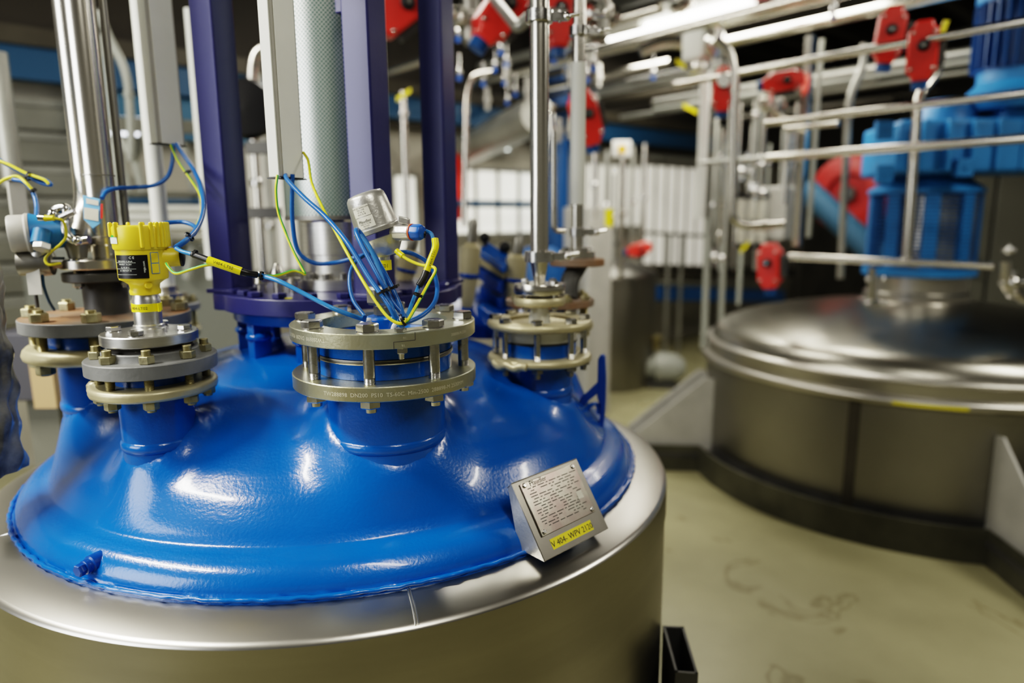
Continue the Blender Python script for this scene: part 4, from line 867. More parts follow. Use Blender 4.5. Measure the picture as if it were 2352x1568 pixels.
p = P(2345, 150, 3.75); q = Vector((p.x, p.y, 0))
mb = MB(); mb.lathe([(.22, 2.04), (.25, 2.09), (.25, 2.12), (.19, 2.18), (.19, 2.24)], q, Z, 48); mb.build('motor_flange', 'motor', dv)
mb = MB(); mb.lathe([(.20, 2.24), (.20, 2.58)], q, Z, 48); mf = mb.build('motor_body', 'motordk', dv)
mb = MB()
for k in range(30):
    a = k*12; c = polar(q, .21, a, 2.41); mb.box(c, (.035, .006, .32), x=(math.cos(R_(a)), math.sin(R_(a)), 0))
mb.build('cooling_fins', 'motordk', mf)
mb = MB(); mb.lathe([(.22, 2.58), (.225, 2.60), (.22, 2.68), (.16, 2.74), (0, 2.75)], q, Z, 48); mb.build('fan_cowl', 'motor', dv)

# ------------------------------------------------------------------ pipe helpers
def bar(u, v, Y, back, fwd, r, m, label, name='steel_rail', cat='rail', d=A, group=None, sq=False, gap=None):
    c = P(u, v, Y); t = MB()
    if d is A: back = min(back, max(.1, 4.72-c.dot(A)))
    if name == 'overhead_pipe' or name == 'overhead_duct': fwd = min(fwd, 3.0)
    if sq: t.box(c+d*(back-fwd)/2, (back+fwd, r*2, r*2), x=d)
    else: t.cyl(c+d*back, c-d*fwd, r, seg=20)
    o = t.build(name, m); tag(o, label, cat, group); return o
def pipe(l, Y, r, m, label, name='process_pipe', cat='pipe', fl=.08, group=None, seg=16):
    pts = [P(*(p if len(p) == 3 else (p[0], p[1], Y))) for p in l]
    t = thing(name, label, cat, pts[-1], group)
    mb = MB(); mb.tube(fillet(pts, fl) if len(pts) > 2 else pts, r, seg, False); mb.build('pipe_body', m, t, ang=60)
    # ferrule clamps where straight runs meet the bends
    if len(pts) > 2:
        for i in range(1, len(pts)-1):
            d = (pts[i+1]-pts[i]); 
            if d.length > fl*2.6:
                q = pts[i]+d.normalized()*(fl+.02); mb = MB(); mb.cyl(q-d.normalized()*.008, q+d.normalized()*.008, r*1.35, seg=20); mb.build('pipe_coupling', m, t)
    return t
def vp(u, v0, v1, Y, r, m, label, **k):
    a = P(u, v0, Y); b = P(u, v1, Y); x = (a.x+b.x)/2
    t = thing(k.get('name', 'process_pipe'), label, k.get('cat', 'pipe'), Vector((x, Y, b.z)), k.get('group'))
    mb = MB()
    if k.get('sq'): mb.box((x, Y, (a.z+b.z)/2), (r*2, r*2, a.z-b.z), x=B)
    else: mb.cyl((x, Y, b.z), (x, Y, a.z), r, seg=20)
    mb.build('pipe_body', m, t)
    for q in k.get('cl', ()):
        zq = P(u, q, Y).z; mb = MB(); mb.lathe([(r*1.1, zq-.02), (r*1.6, zq-.012), (r*1.6, zq+.012), (r*1.1, zq+.02)], (x, Y, 0), Z, 20); mb.build('pipe_clamp', 'chrome', t)
    return t
# guard rails round the second tank
bar(2100, 243, 3.05, .68, .9, .0155, 'pipe', 'upper stainless rail crossing in front of the sky blue drive')
bar(2100, 337, 3.05, .68, .9, .019, 'pipe', 'middle stainless rail crossing in front of the ribbed gearbox')
bar(2100, 95, 3.05, 1.2, .9, .017, 'pipe', 'top stainless rail passing behind the twin red actuators')
bar(2300, 62, 3.05, .42, .7, .011, 'pipe', 'short stainless rail near the upright motor cowl')
bar(1850, 356, 3.6, .62, .02, .013, 'galv', 'dull continuation of the middle rail beyond the square post')
bar(1880, 289, 3.6, .18, .1, .013, 'pipe', 'short stainless rail stub beside the square post')
hb_ = pipe([(1812, 589, 3.55), (2282, 612, 3.05)], 3, .017, 'pipe', 'stainless spray header pipe lying above the domed tank top')
mb = MB(); p = P(2075, 601, 3.26); 
pipe([(2082, 603, 3.27), (2110, 218, 3.27), (2150, 170, 3.3), (2160, 130, 3.35)], 3.2, .021, 'pipe', 'stainless feed pipe rising from the header to the twin actuators', fl=.06)
tee = pipe([(2003, 615, 3.33), (2003, 690, 3.33)], 3.3, .017, 'pipe', 'short stub pipe dropping from the header to the tank top', name='stub_pipe')
for (u, v), r in (((2003, 640), .018), ((2003, 695), .035)):
    p = P(u, v, 3.33); mb = MB(); mb.lathe([(r*.7, -.012), (r, -.01), (r, .01), (r*.7, .012)], p, Z, 24); mb.sphere(p+Vector((.05, -.02, 0)), .012); mb.sphere(p+Vector((-.04, -.03, 0)), .010); mb.build('pipe_clamp', 'chrome', tee)
pipe([(2310, 600, 3.1), (2310, 660, 3.1), (2352, 690, 3.1)], 3.1, .022, 'pipe', 'small elbow at the far end of the header', name='elbow_pipe', fl=.03)
for lab, (u, v), r in (('bright swing valve on the tank top beside the drive flange', (2325, 650), .035), ('steel clamp knob above the header end', (2318, 575), .018)):
    p = P(u, v, 3.1); mb = MB(); mb.sphere(p, r); mb.cyl(p, p+Z*r*1.6, r*.4); mb.cyl(p-Vector((r*1.5, 0, 0)), p+Vector((r*1.5, 0, 0)), r*.5); o = mb.build('hand_valve', 'chrome'); tag(o, lab, 'valve')
vp(1845, 82, 565, 3.75, .019, 'pipe', 'square steel post carrying the stainless rails', sq=True, name='support_post', cat='post')
vp(1872, 90, 545, 4.0, .014, 'cond', 'thin post just behind the square steel post', name='support_post', cat='post')
pipe([(1985, 100), (1985, 150), (1950, 225), (1930, 640)], 3.9, .020, 'galv', 'steel pipe with an offset kink below the ceiling near the red reel', fl=.08)
vp(1615, 152, 500, 4.2, .030, 'white', 'pale green-white painted pipe column under the bright valve body', name='painted_pipe')
vp(1622, 500, 800, 4.25, .021, 'cond', 'dull lower post continuing beneath the pale painted column', name='support_post', cat='post')
pipe([(1640, 90), (1672, 112), (1688, 160), (1684, 505), (1712, 522), (1800, 515)], 3.4, .019, 'pipe', 'stainless pipe bending away under the bright overhead pipes', fl=.07)
pipe([(1775, 160), (1768, 250), (1815, 285), (1800, 470)], 3.9, .018, 'pipe', 'stainless pipe with a step hanging under the round red valve', fl=.06)
vp(1655, 300, 560, 4.6, .018, 'pipe', 'stainless pipe between the painted column and the bending pipe', cl=(380, 540))
vp(1730, 230, 540, 4.5, .02, 'galv', 'galvanised pipe behind the stepped pipe', cl=(265, 430))
vp(1700, 560, 700, 5.2, .018, 'cond', 'handrail post near the blue panel strip', name='handrail_post', cat='post')
vp(1660, 560, 760, 4.6, .017, 'cond', 'slim post beside the dull lower post', name='handrail_post', cat='post')
# overhead pipes running along the hall
bar(1650, 48, 4.2, 3.2, 2.2, .042, 'pipe', 'thick bright overhead pipe, upper of the two long ones', 'overhead_pipe', 'pipe')
bar(1900, 47, 4.0, .85, 1.6, .031, 'pipe', 'bright overhead pipe just above the red actuators', 'overhead_pipe', 'pipe')
bar(1480, 30, 4.4, .55, .12, .032, 'pipe', 'short bright overhead pipe beside the light fitting', 'overhead_pipe', 'pipe')
bar(1120, 150, 6.0, 1.8, 1.6, .035, 'galv', 'dull overhead pipe behind the bare riser', 'overhead_pipe', 'pipe')
bar(1500, 150, 5.2, 1.9, .15, .03, 'pipe', 'lower overhead pipe ending at the white elbow', 'overhead_pipe', 'pipe')
bar(1450, 195, 6.2, 2.2, .9, .05, 'galv', 'wide grey duct low under the ceiling beams', 'overhead_duct', 'duct')
bar(1450, 235, 6.6, 2.4, .9, .035, 'beam', 'dark conduit under the wide grey duct', 'overhead_pipe', 'pipe')
bar(930, 150, 5.0, .9, .5, .035, 'pipe', 'sloping steel pipe seen between the indigo posts', 'overhead_pipe', 'pipe')
bar(1950, 165, 4.8, 1.6, 1.6, .03, 'galv', 'dull pipe behind the top stainless rail', 'overhead_pipe', 'pipe')
bar(2150, 130, 5.2, 1.2, 1.6, .03, 'beam', 'dark cable tray pipe behind the upright motor', 'overhead_pipe', 'pipe')
bar(2050, 190, 5.6, 1.7, 1.8, .025, 'galv', 'thin dull pipe above the ribbed gearbox', 'overhead_pipe', 'pipe')
pipe([(1470, 118), (1520, 96), (1600, 100)], 4.1, .036, 'pipe', 'bright stainless elbow feeding the overhead valve', fl=.08, name='elbow_pipe')
pipe([(1560, -20), (1590, 8), (1540, 22)], 4.3, .036, 'pipe', 'bright return bend at the top above the elbow', fl=.05, name='elbow_pipe')
vb = thing('overhead_valve', 'pale boxy valve body joining the bright overhead pipes', 'valve', P(1605, 110, 4.05))
mb = MB(); p = P(1605, 108, 4.05); mb.box(p, (.15, .13, .16), x=A); mb.build('valve_block', 'white', vb, bev=.02)
mb = MB(); mb.lathe([(.05, 0), (.07, .02), (.07, .05), (.05, .06)], p-Z*.14, Z, 24); mb.build('bottom_flange', 'pipe', vb)
mb = MB(); mb.lathe([(.05, 0), (.085, .02), (.085, .045), (.05, .06)], p-A*.14, A, 24); mb.build('side_flange', 'pipe', vb)
# diag pipe + mid pipes
random.seed(11)
for i in range(12):
    u = random.uniform(1630, 1830); bar(u, 0, 3, 0, 0, 1, 'pipe', 'x') if 0 else None
    t = vp(u, random.choice((235, 290, 330)), random.choice((520, 560, 620)), random.uniform(4.3, 5.6), random.uniform(.009, .016), random.choice(('pipe', 'galv', 'cond')), 'thin upright steel pipe crowded behind the stepped pipe and bending pipe', group='thin pipes crowded behind the bending pipe', cl=(random.randint(360, 500),))
for i in range(10):
    u, v = random.uniform(1080, 2000), random.uniform(170, 300)
    bar(u, v, random.uniform(5.2, 6.5), random.uniform(.6, 1.6), random.uniform(.5, 1.2), random.uniform(.012, .03), random.choice(('galv', 'beam', 'beam', 'cond')), 'thin dull pipe running among many under the dark ceiling', 'overhead_pipe', 'pipe', group='thin dull pipes under the dark ceiling')
for i in range(8):
    p = P(random.uniform(1060, 1480), random.uniform(190, 330), random.uniform(4.8, 6)); mb = MB(); mb.cyl(p, p+Z*.16, .022, seg=14); mb.cyl(p+Z*.05, p+Z*.09, .035, seg=14); o = mb.build('pipe_fitting', 'steel_dull'); tag(o, 'small dull pipe fitting hanging among others under the ceiling', 'fitting', 'small fittings hanging under the ceiling')
pipe([(1062, 350, 6.2), (1235, 262, 4.9)], 5, .13, 'galv', 'fat grey duct sloping up behind the bare riser', name='sloping_duct', cat='duct', seg=28)
pipe([(1120, -20, 3.0), (1190, 65, 2.7), (1215, 40, 2.7)], 3, .022, 'galv', 'slanting dull pipe left of the riser clamp', fl=.03)
pipe([(1300, 28, 2.5), (1262, 24, 2.4), (1255, 40, 2.4)], 2.5, .010, 'galv', 'thin bypass tube between the two riser clamps', fl=.03, name='bypass_tube')
pipe([(1395, -10, 2.5), (1405, 20, 2.5), (1385, 38, 2.5), (1352, 30, 2.4)], 2.5, .010, 'pipe', 'thin hooked tube beside the sleeved riser top', fl=.03, name='bypass_tube')
pipe([(1130, 165), (1085, 172), (1071, 215), (1066, 520)], 4.4, .019, 'pipe', 'stainless pipe bending down beside the last indigo post', fl=.08)
pipe([(1275, 240), (1262, 260), (1270, 330), (1275, 520)], 3.3, .014, 'pipe', 'thin stainless pipe between the two risers', fl=.05)
pipe([(640, 105), (592, 112), (580, 150), (580, 190)], 3.3, .028, 'pipe', 'stainless swan neck behind the two-faced trunking', fl=.09)
vp(590, 190, 640, 3.35, .019, 'pipe', 'stainless drop pipe in the gap beside the trunking', cl=(200, 420))
vp(612, 170, 640, 3.6, .012, 'galv', 'thin dull tube in the gap beside the trunking', cl=(520,))
vp(931, 210, 560, 4.3, .021, 'pipe', 'stainless pipe in the gap between the front and last indigo posts', cl=(260,))
for i, (u, v0, v1, Y, r, lab) in enumerate(((1365, 350, 500, 4.9, .018, 'stainless pipe just beyond the white sleeve'), (1392, 345, 600, 5.2, .016, 'slim stainless pipe second from the white sleeve'), (1428, 340, 640, 5.4, .024, 'stainless pipe above the domed grey vessel'),
        (1452, 335, 590, 5.6, .015, 'thin pipe above the grey vessel beside a brighter one'), (1478, 330, 580, 5.9, .020, 'pipe nearest the small dark red valve'), (1410, 400, 600, 4.8, .010, 'narrow tube with a yellow tag above the grey vessel'))):
    vp(u, v0, v1, Y, r, 'pipe' if i % 2 == 0 else 'galv', lab, cl=((v0+v1)//2,))
mb = MB(); mb.box(P(1398, 500, 4.75), (.05, .02, .12)); o = mb.build('yellow_tag', 'ytape'); tag(o, 'small yellow tag on the narrow tube above the grey vessel', 'tag')
mb = MB(); mb.box(P(2165, 70, 3.0), (.022, .01, .08), x=(1, 0, 0), z=(.3, 0, 1)); o = mb.build('yellow_tag', 'ytape'); tag(o, 'yellow tag hanging beside the front red actuator', 'tag')
for (u, v, Y, w, rt_, lab) in ((1568, 150, 4.2, .09, .6, 'yellow tag under the pale valve body'), (1585, 250, 4.5, .10, .5, 'curved yellow tag beside the painted column'), (927, 218, 4.2, .10, -.6, 'yellow tag in the gap between the indigo posts'), (1710, 568, 4.4, .07, -1.0, 'yellow tag near the small filter rack'), (645, 20, 3.3, .05, -.3, 'yellow tag near the top behind the trunking')):
    mb = MB(); mb.box(P(u, v, Y), (w, .01, .026), x=(1, 0, -rt_)); o = mb.build('yellow_tag', 'ytape'); tag(o, lab, 'tag')
# round disc tag hanging
dt = thing('disc_tag', 'round white disc tag hanging on a wire in front of a red valve', 'tag', P(1663, 184, 3.3))
mb = MB(); mb.cyl(P(1663, 184, 3.3), P(1663, 184, 3.3)+Vector((0, .004, 0)), .030, seg=32); mb.build('disc', 'tagwhite', dt)
mb = MB(); mb.tube([P(1660, 115, 3.3), P(1657, 150, 3.3), P(1661, 170, 3.3)], .003, 6); mb.tube([P(1672, 130, 3.3), P(1668, 155, 3.3), P(1664, 170, 3.3)], .003, 6); mb.build('wire', 'galv', dt)

# ------------------------------------------------------------------ red actuators
def act_proto():
    t = thing('valve_actuator', 'x', 'actuator', (0, 0, 0), 'red valve actuators')
    mb = MB(); pts = []
    w, h = .058, .125
    for x, z in ((-w*.62, -h), (w*.62, -h), (w*.62, -h*.78), (w, -h*.70), (w, h*.70), (w*.62, h*.80), (w*.62, h), (-w*.62, h), (-w*.62, h*.80), (-w, h*.70), (-w, -h*.70), (-w*.62, -h*.78)): pts.append(Vector((x, -.05, z)))
    mb.prism(pts, Vector((0, .10, 0))); bd = mb.build('housing', 'red', t, bev=.012)
    mb = MB(); mb.lathe([(.024, 0), (.024, .016), (.018, .02), (0, .021)], (0, -.05, .02), (0, -1, 0), 24); d = mb.build('dial', 'black', t)
    mb = MB(); mb.lathe([(.008, .021), (.008, .026)], (0, -.05, .02), (0, -1, 0), 16); mb.build('pointer', 'chrome', d)
    for x, z in ((-.04, -.075), (.04, -.075), (-.04, .075), (.04, .075)):
        mb = MB(); mb.sphere((x, -.052, z), .008, 12); mb.build('cap_screw', 'chrome', bd)
    mb = MB(); mb.box((.070, 0, 0), (.03, .06, .12)); mb.build('switch_box', 'greydk', t, bev=.005)
    mb = MB(); mb.cyl((0, 0, -.125), (0, 0, -.16), .032, seg=24); mb.build('bottom_collar', 'motordk', t)
    return t
acts = [((2043, 82, 3.25), (.08, .10, .1), 1.0, 'red actuator, farther and higher of the pair above the drive'),
        ((2118, 118, 3.05), (.10, -.02, .05), 1.0, 'red actuator with black dial, nearer of the pair above the drive'),
        ((1800, 188, 3.7), (.2, 1.45, .2), .85, 'red actuator lying sideways on the stepped pipe'),
        ((1662, 205, 3.8), (.1, .05, .0), .95, 'red actuator behind the hanging white disc tag'),
        ((1769, 611, 3.6), (.0, -.06, -.3), 1.0, 'red actuator low beside the end of the header pipe'),
        ((1468, 572, 5.6), (.1, 1.3, .2), .85, 'dark red actuator on the domed grey vessel'),
        ((918, 22, 3.0), (.1, .9, .3), 1.25, 'red actuator in the gap between the front and last indigo posts'),
        ((1150, 25, 3.0), (.1, .6, .4), 1.25, 'red actuator beneath the slanting dull pipe'),
        ((1282, 38, 3.0), (.0, .0, .2), 1.05, 'red actuator between the tops of the two risers'),
        ((1345, 272, 3.8), (.1, -.3, .3), 1.2, 'red actuator half hidden by the white sleeve'),
        ((1762, -28, 4.1), (.1, 1.5, .2), 1.0, 'red actuator at the top edge above the bright pipe')]
from mathutils import Euler
ap = act_proto()
for i, ((u, v, Y), e, s, lab) in enumerate(acts):
    o = ap if i == 0 else copy_tree(ap)
    o.location = P(u, v, Y); o.rotation_euler = (e[0], e[1], -math.atan2(P(u, v, Y).x, Y)+e[2]); o.scale = (s*.98, s*.95, s*.95); o['label'] = lab
    if 'disc tag' in lab or 'dark red' in lab: pass
# ------------------------------------------------------------------ third vessel and floor pump
T3 = P(1388, 740, 6.25); T3.z = 0
tv = thing('grey_vessel', 'dull grey cylindrical vessel with a shallow cone top', 'tank', T3)
mb = MB(); mb.lathe([(.46, .0), (.46, .99), (.45, 1.0)], T3, Z, 96, False, False); mb.build('vessel_shell', 'steel_dull', tv)
mb = MB(); mb.lathe([(.475, .985), (.475, 1.01), (.44, 1.04), (.25, 1.12), (0, 1.16)], T3, Z, 96, False, False); mb.build('cone_top', 'steel_dull', tv, ang=60)
mb = MB(); mb.lathe([(.09, 1.1), (.09, 1.25), (.13, 1.26), (.13, 1.3), (0, 1.3)], T3, Z, 32); mb.build('manhole', 'greydk', tv)
fp = PZ(1500, 850, .14)
pm = thing('floor_pump', 'dull silver pump body lying on the floor beside the grey vessel', 'pump', (fp.x, fp.y, 0))
mb = MB(); d = Vector((1, -.25, 0)).normalized(); mb.lathe([(.0, -.32), (.10, -.31), (.14, -.25), (.14, -.04), (.11, -.02), (.11, .0), (.15, .03), (.13, .2), (.07, .28), (0, .29)], Vector((fp.x, fp.y, .17)), d, 32); mb.build('pump_casing', 'cond', pm)
mb = MB(); mb.box((fp.x, fp.y, .03), (.4, .26, .06), x=d); mb.build('pump_foot', 'greydk', pm)
mb = MB(); mb.lathe([(.03, .33), (.03, .42), (.055, .43), (.055, .46)], (fp.x+.02, fp.y, 0), Z, 24); mb.build('pump_outlet', 'stud', pm)
# brown floor plate left of the gussets
p = PZ(1500, 1000, .02); mb = MB(); mb.prism([PZ(1462, 968, .0), PZ(1530, 968, .0), PZ(1545, 1022, .0), PZ(1480, 1015, .0)], Z*.02); o = mb.build('floor_plate', 'reddk', None); tag(o, 'dark brown plate lying on the floor beside the pale gussets', 'plate')
o.data.materials[0] = mat('brown_plate', (.035, .016, .012), .5)
# hose reel + blue diagonal pipe
M['reelred'] = mat('reel_red', (.36, .018, .014), .45)
hr = thing('hose_reel', 'round red hose reel on the far wall', 'hose reel', P(1955, 445, 5.6))
d = (Vector((0, 0, 1.5))-P(1955, 445, 5.6)).normalized(); d = (d+Vector((-.5, 0, 0))).normalized()
c = P(1955, 445, 5.6)
mb = MB(); mb.lathe([(.16, -.09), (.27, -.09), (.30, -.07), (.27, -.05), (.16, -.05)], c, d, 48, closed=True); mb.build('reel_side', 'reelred', hr)
mb = MB(); mb.lathe([(.16, .05), (.27, .05), (.30, .07), (.27, .09), (.16, .09)], c, d, 48, closed=True); mb.build('reel_front', 'reelred', hr)
mb = MB()
for k in range(4): mb.lathe([(.20, -.04+.022*k), (.21, -.03+.022*k), (.20, -.02+.022*k)], c, d, 40)
mb.build('hose', 'reddk', hr)
mb = MB(); mb.lathe([(.06, -.1), (.06, .1)], c, d, 24); mb.build('hub', 'greydk', hr)
pipe([(1845, 430, 4.9), (2050, 620, 4.6)], 4.8, .085, mat('dull_blue_hose', (.05, .13, .21), .5), 'thick dull blue hose sloping down behind the rails', name='blue_hose', cat='hose')
# filter rack
fr_ = thing('filter_rack', 'rack of white filter bottles with black caps below the rails', 'filter rack', P(1720, 510, 4.4))
for j, (v0, v1) in enumerate(((455, 505), (520, 560))):
    for i in range(3):
        a, b_ = P(1702+i*24, v0, 4.5), P(1702+i*24, v1, 4.5); mb = MB(); mb.lathe([(.022, 0), (.026, .01), (.026, (a-b_).length)], b_, Z, 20); mb.build('filter_bottle', 'label', fr_)
for v in (450, 564):
    a, b_ = P(1690, v, 4.5), P(1765, v, 4.5); mb = MB(); mb.box((a+b_)/2, ((b_-a).length, .06, .03), x=(b_-a)); mb.build('cap_bar', 'black', fr_)
for (u, v, lab) in ((1716, 370, 'cluster of bright pipe clamps below the rail end'), (1735, 440, 'bright clamp above the filter rack'), (1705, 395, 'small clamp under the rail end'), (1640, 590, 'dull clamp knob beside the slim post')):
    p = P(u, v, 4.2); mb = MB(); mb.sphere(p, .028, 16); mb.sphere(p+Vector((.05, 0, -.01)), .022, 14); mb.cyl(p-Z*.05, p+Z*.05, .012); o = mb.build('pipe_clamp', 'chrome'); tag(o, lab, 'clamp')
mb = MB(); mb.box(P(1790, 490, 4.6), (.22, .2, .34), x=B); o = mb.build('junction_box', 'trunkg', bev=.01); tag(o, 'grey junction box beside the filter rack', 'box')
mb = MB(); mb.box(P(1427, 342, 5.0), (.13, .05, .11)); eb = mb.build('emergency_box', 'trunk', bev=.006); tag(eb, 'small white box with amber square hanging above the vessel pipes', 'box')
mb = MB(); mb.box(P(1429, 342, 4.96), (.05, .01, .05)); mb.build('amber_square', 'amber', eb)
# black round fan / dish between posts
bd_ = thing('round_lamp_housing', 'black round housing in the gap behind the first indigo post', 'housing', P(568, 250, 3.0))
mb = MB(); mb.lathe([(.0, -.06), (.11, -.05), (.125, 0), (.11, .04), (0, .05)], P(566, 250, 3.0), Vector((.3, -1, 0)), 40); mb.build('shell', 'black', bd_)
mb = MB(); mb.box(P(596, 340, 3.0), (.1, .05, .05)); mb.build('bracket', 'greydk', bd_)
mb = MB(); mb.box(P(606, 489, 2.3), (.11, .03, .035), x=(1, 0, 0)); o = mb.build('flat_bracket', 'greydk', bev=.002); tag(o, 'dark flat bracket bridging the gap behind the trunking cables', 'bracket')
# small bright hanging hooks under the ceiling pipes
hooks = [(1150, 108, 4.6), (1137, 147, 4.6), (1163, 135, 4.6), (1110, 180, 4.6), (1158, 178, 4.8), (1184, 205, 4.8), (1165, 225, 5), (1273, 122, 3.6), (1366, 142, 3.8), (1351, 168, 3.8), (1915, 20, 3.7), (1052, 75, 4), (1055, 165, 4.2), (1500, 165, 4.5), (1655, 75, 3.9)]
hp = None
for i, (u, v, Y) in enumerate(hooks):
    if hp is None:
        hp = thing('pipe_hanger', 'small bright pipe hanger under the overhead pipes', 'hanger', P(u, v, Y), 'small pipe hangers under the ceiling')
        L0 = P(u, v, Y); mb = MB(); mb.sphere(L0, .017, 12, (1, 1, 1.5)); mb.cyl(L0, L0+Z*.10, .005); mb.build('hanger_bolt', 'chrome', hp)
        mb = MB(); mb.cyl(L0-Z*.025, L0-Z*.05, .014, seg=12); mb.build('plastic_foot', 'bgland', hp)
        o = hp
    else: o = copy_tree(hp); o.location = P(u, v, Y)
# misc valves hanging from the ceiling
for i, (u, v, Y, lab) in enumerate(((1080, 45, 3.6, 'steel valve manifold beside the last indigo post'), (1375, 30, 3.2, 'steel valve manifold beside the sleeved riser top'), (1775, 240, 4.2, 'pale steel filter under the round red valve'))):
    t = thing('valve_manifold', lab, 'valve', P(u, v, Y)); c = P(u, v, Y)
    mb = MB(); mb.lathe([(.03, -.12), (.045, -.1), (.045, -.03), (.06, -.02), (.06, .02), (.045, .03), (.045, .1), (.03, .12)], c, Z, 24); mb.build('valve_body', 'steel_dull', t)
    mb = MB(); mb.lathe([(.03, -.1), (.05, -.09), (.05, -.06), (.03, -.05)], c, B, 20); mb.lathe([(.03, .1), (.05, .09), (.05, .06), (.03, .05)], c, B, 20); mb.cyl(c-B*.12, c+B*.12, .02); mb.build('side_port', 'pipe', t)

# ------------------------------------------------------------------ left side equipment
def wallpt(u, v, D): return PW(u, v, D)
pipe([(228, 25), (244, 75), (292, 165), (302, 300), (300, 370)], 3.3, .018, 'cond', 'grey conduit with a slanting offset behind the left riser', fl=.08, name='conduit', cat='conduit')
vp(262, 80, 480, 3.4, .021, 'cond', 'upright grey conduit behind the offset conduit', name='conduit', cat='conduit')
pipe([(262, 290), (310, 380), (330, 300)], 3.35, .013, 'cond', 'thin grey conduit crossing behind the white riser', fl=.06, name='conduit', cat='conduit')
vp(460, 20, 640, 2.6, .015, 'white', 'pale thin pipe beside the first indigo post', name='conduit', cat='conduit')
vp(12, 120, 430, 2.7, .035, 'galv', 'grey galvanised post at the picture edge', name='support_post', cat='post')
bar(330, 288, 3.7, 0, 0, .02, 'beam', 'x') if 0 else None
mb = MB(); a, b_ = P(225, 284, 3.6), P(480, 294, 3.9); mb.box((a+b_)/2, ((b_-a).length, .05, .07), x=(b_-a)); o = mb.build('cross_rail', 'cabinet', bev=.004); tag(o, 'grey cross rail behind the white riser', 'rail')
for (v, lab) in ((272, 'glowing strip light above the grey cross rail'), (304, 'glowing strip light below the grey cross rail')):
    a, b_ = P(232, v, 3.95), P(345, v+4, 4.05); mb = MB(); mb.cyl(a, b_, .012, seg=12); o = mb.build('strip_light', mat('strip_glow', (1, 1, 1), .5, emit=(.85, .9, 1), es=3.0)); tag(o, lab, 'light')
# trunking stub + wrapped column at the far left
ts = thing('cable_trunking', 'short grey trunking stub above the blue transmitter', 'cable trunking', P(42, 500, 1.75))
mb = MB(); a, b_ = P(38, 416, 1.75), P(44, 500, 1.75); mb.box((a+b_)/2, (.036, .03, (a-b_).length), x=B); mb.build('channel', 'trunkg', ts, bev=.002)
mb = MB(); a = P(38, 416, 1.75); mb.box(a, (.04, .034, .003), x=B); mb.build('end_cap', 'greydk', ts)
wr = P(-98, 700, 1.25)
wc = thing('wrapped_pipe', 'pipe end wrapped in glossy wrinkled plastic film at the picture edge', 'pipe', (wr.x, 1.25, 1.03))
mb = MB(); rs = []
for i in range(60):
    z = 1.03+i*.012; ring = []
    for j in range(64):
        a = 2*math.pi*j/64; r = .068+.004*math.sin(5*a+z*30)+.003*math.sin(11*a-z*47)+.003*math.sin(3*a+z*90); ring.append(Vector((wr.x+r*math.cos(a), 1.25+r*math.sin(a), z)))
    rs.append(ring)
rs = [r for r in rs if r[0].z < 1.56]
mb.rings(rs); mb.build('plastic_film', 'wrap', wc, ang=80)
# dark box, shelf behind the left flange
db = thing('dark_cabinet', 'dark blue grey cabinet standing behind the rust stained flange', 'cabinet', P(60, 930, 2.2))
a = P(-60, 772, 2.2); b_ = P(108, 930, 2.2)
mb = MB(); mb.box(((a.x+b_.x)/2, 2.5, (a.z+b_.z)/2), (b_.x-a.x, .5, a.z-b_.z)); mb.build('cabinet_body', mat('slate_cabinet', (.055, .055, .068), .5), db, bev=.006)
mb = MB(); mb.box(((a.x+b_.x)/2, 2.5, b_.z-.20), (b_.x-a.x-.1, .35, .4)); mb.build('plinth', 'cabinet', db)
mb = MB(); mb.box(((b_.x+.03), 2.3, .55), (.05, .05, 1.1)); mb.build('frame_post', 'galv', db)
mb = MB(); c = P(122, 872, 2.12); mb.box(c, (.07, .1, .16)); o = mb.build('cardboard_box', mat('tan_board', (.42, .30, .15), .6)); tag(o, 'tan box squeezed between dark cabinet and blue nozzle', 'box')
# grey machine behind the left flanges
gm = thing('grey_machine', 'pale grey machine housing behind the yellow sensor', 'machine', PW(330, 640, 4.2))
a, b_ = PW(250, 640, 4.1), PW(470, 820, 4.1)
mb = MB(); c = (a+b_)/2; mb.box(c+A*.2, (1.1, .4, abs(a.z-b_.z)+.35), x=B); mb.build('housing', mat('machine_grey', (.20, .21, .19), .45), gm, bev=.01)
for i, (v, m_) in enumerate(((445, 'cabinet'), (462, 'bluebeam'), (480, 'white'), (500, 'white'), (520, 'white'), (545, 'galv'))):
    a, b_ = PW(285, v, 4.0), PW(470, v+1, 4.0); mb = MB(); mb.cyl(a, b_, .022 if i > 1 else .016, seg=16); mb.build('duct_pipe', m_, gm)
for i, u in enumerate((252, 268, 300, 420)):
    mb = MB(); a, b_ = PW(u, 330, 4.05), PW(u+8, 640, 4.05); mb.tube([a, (a+b_)/2+B*.06, b_], .022, 12); mb.build('flexible_hose', 'cond', gm)

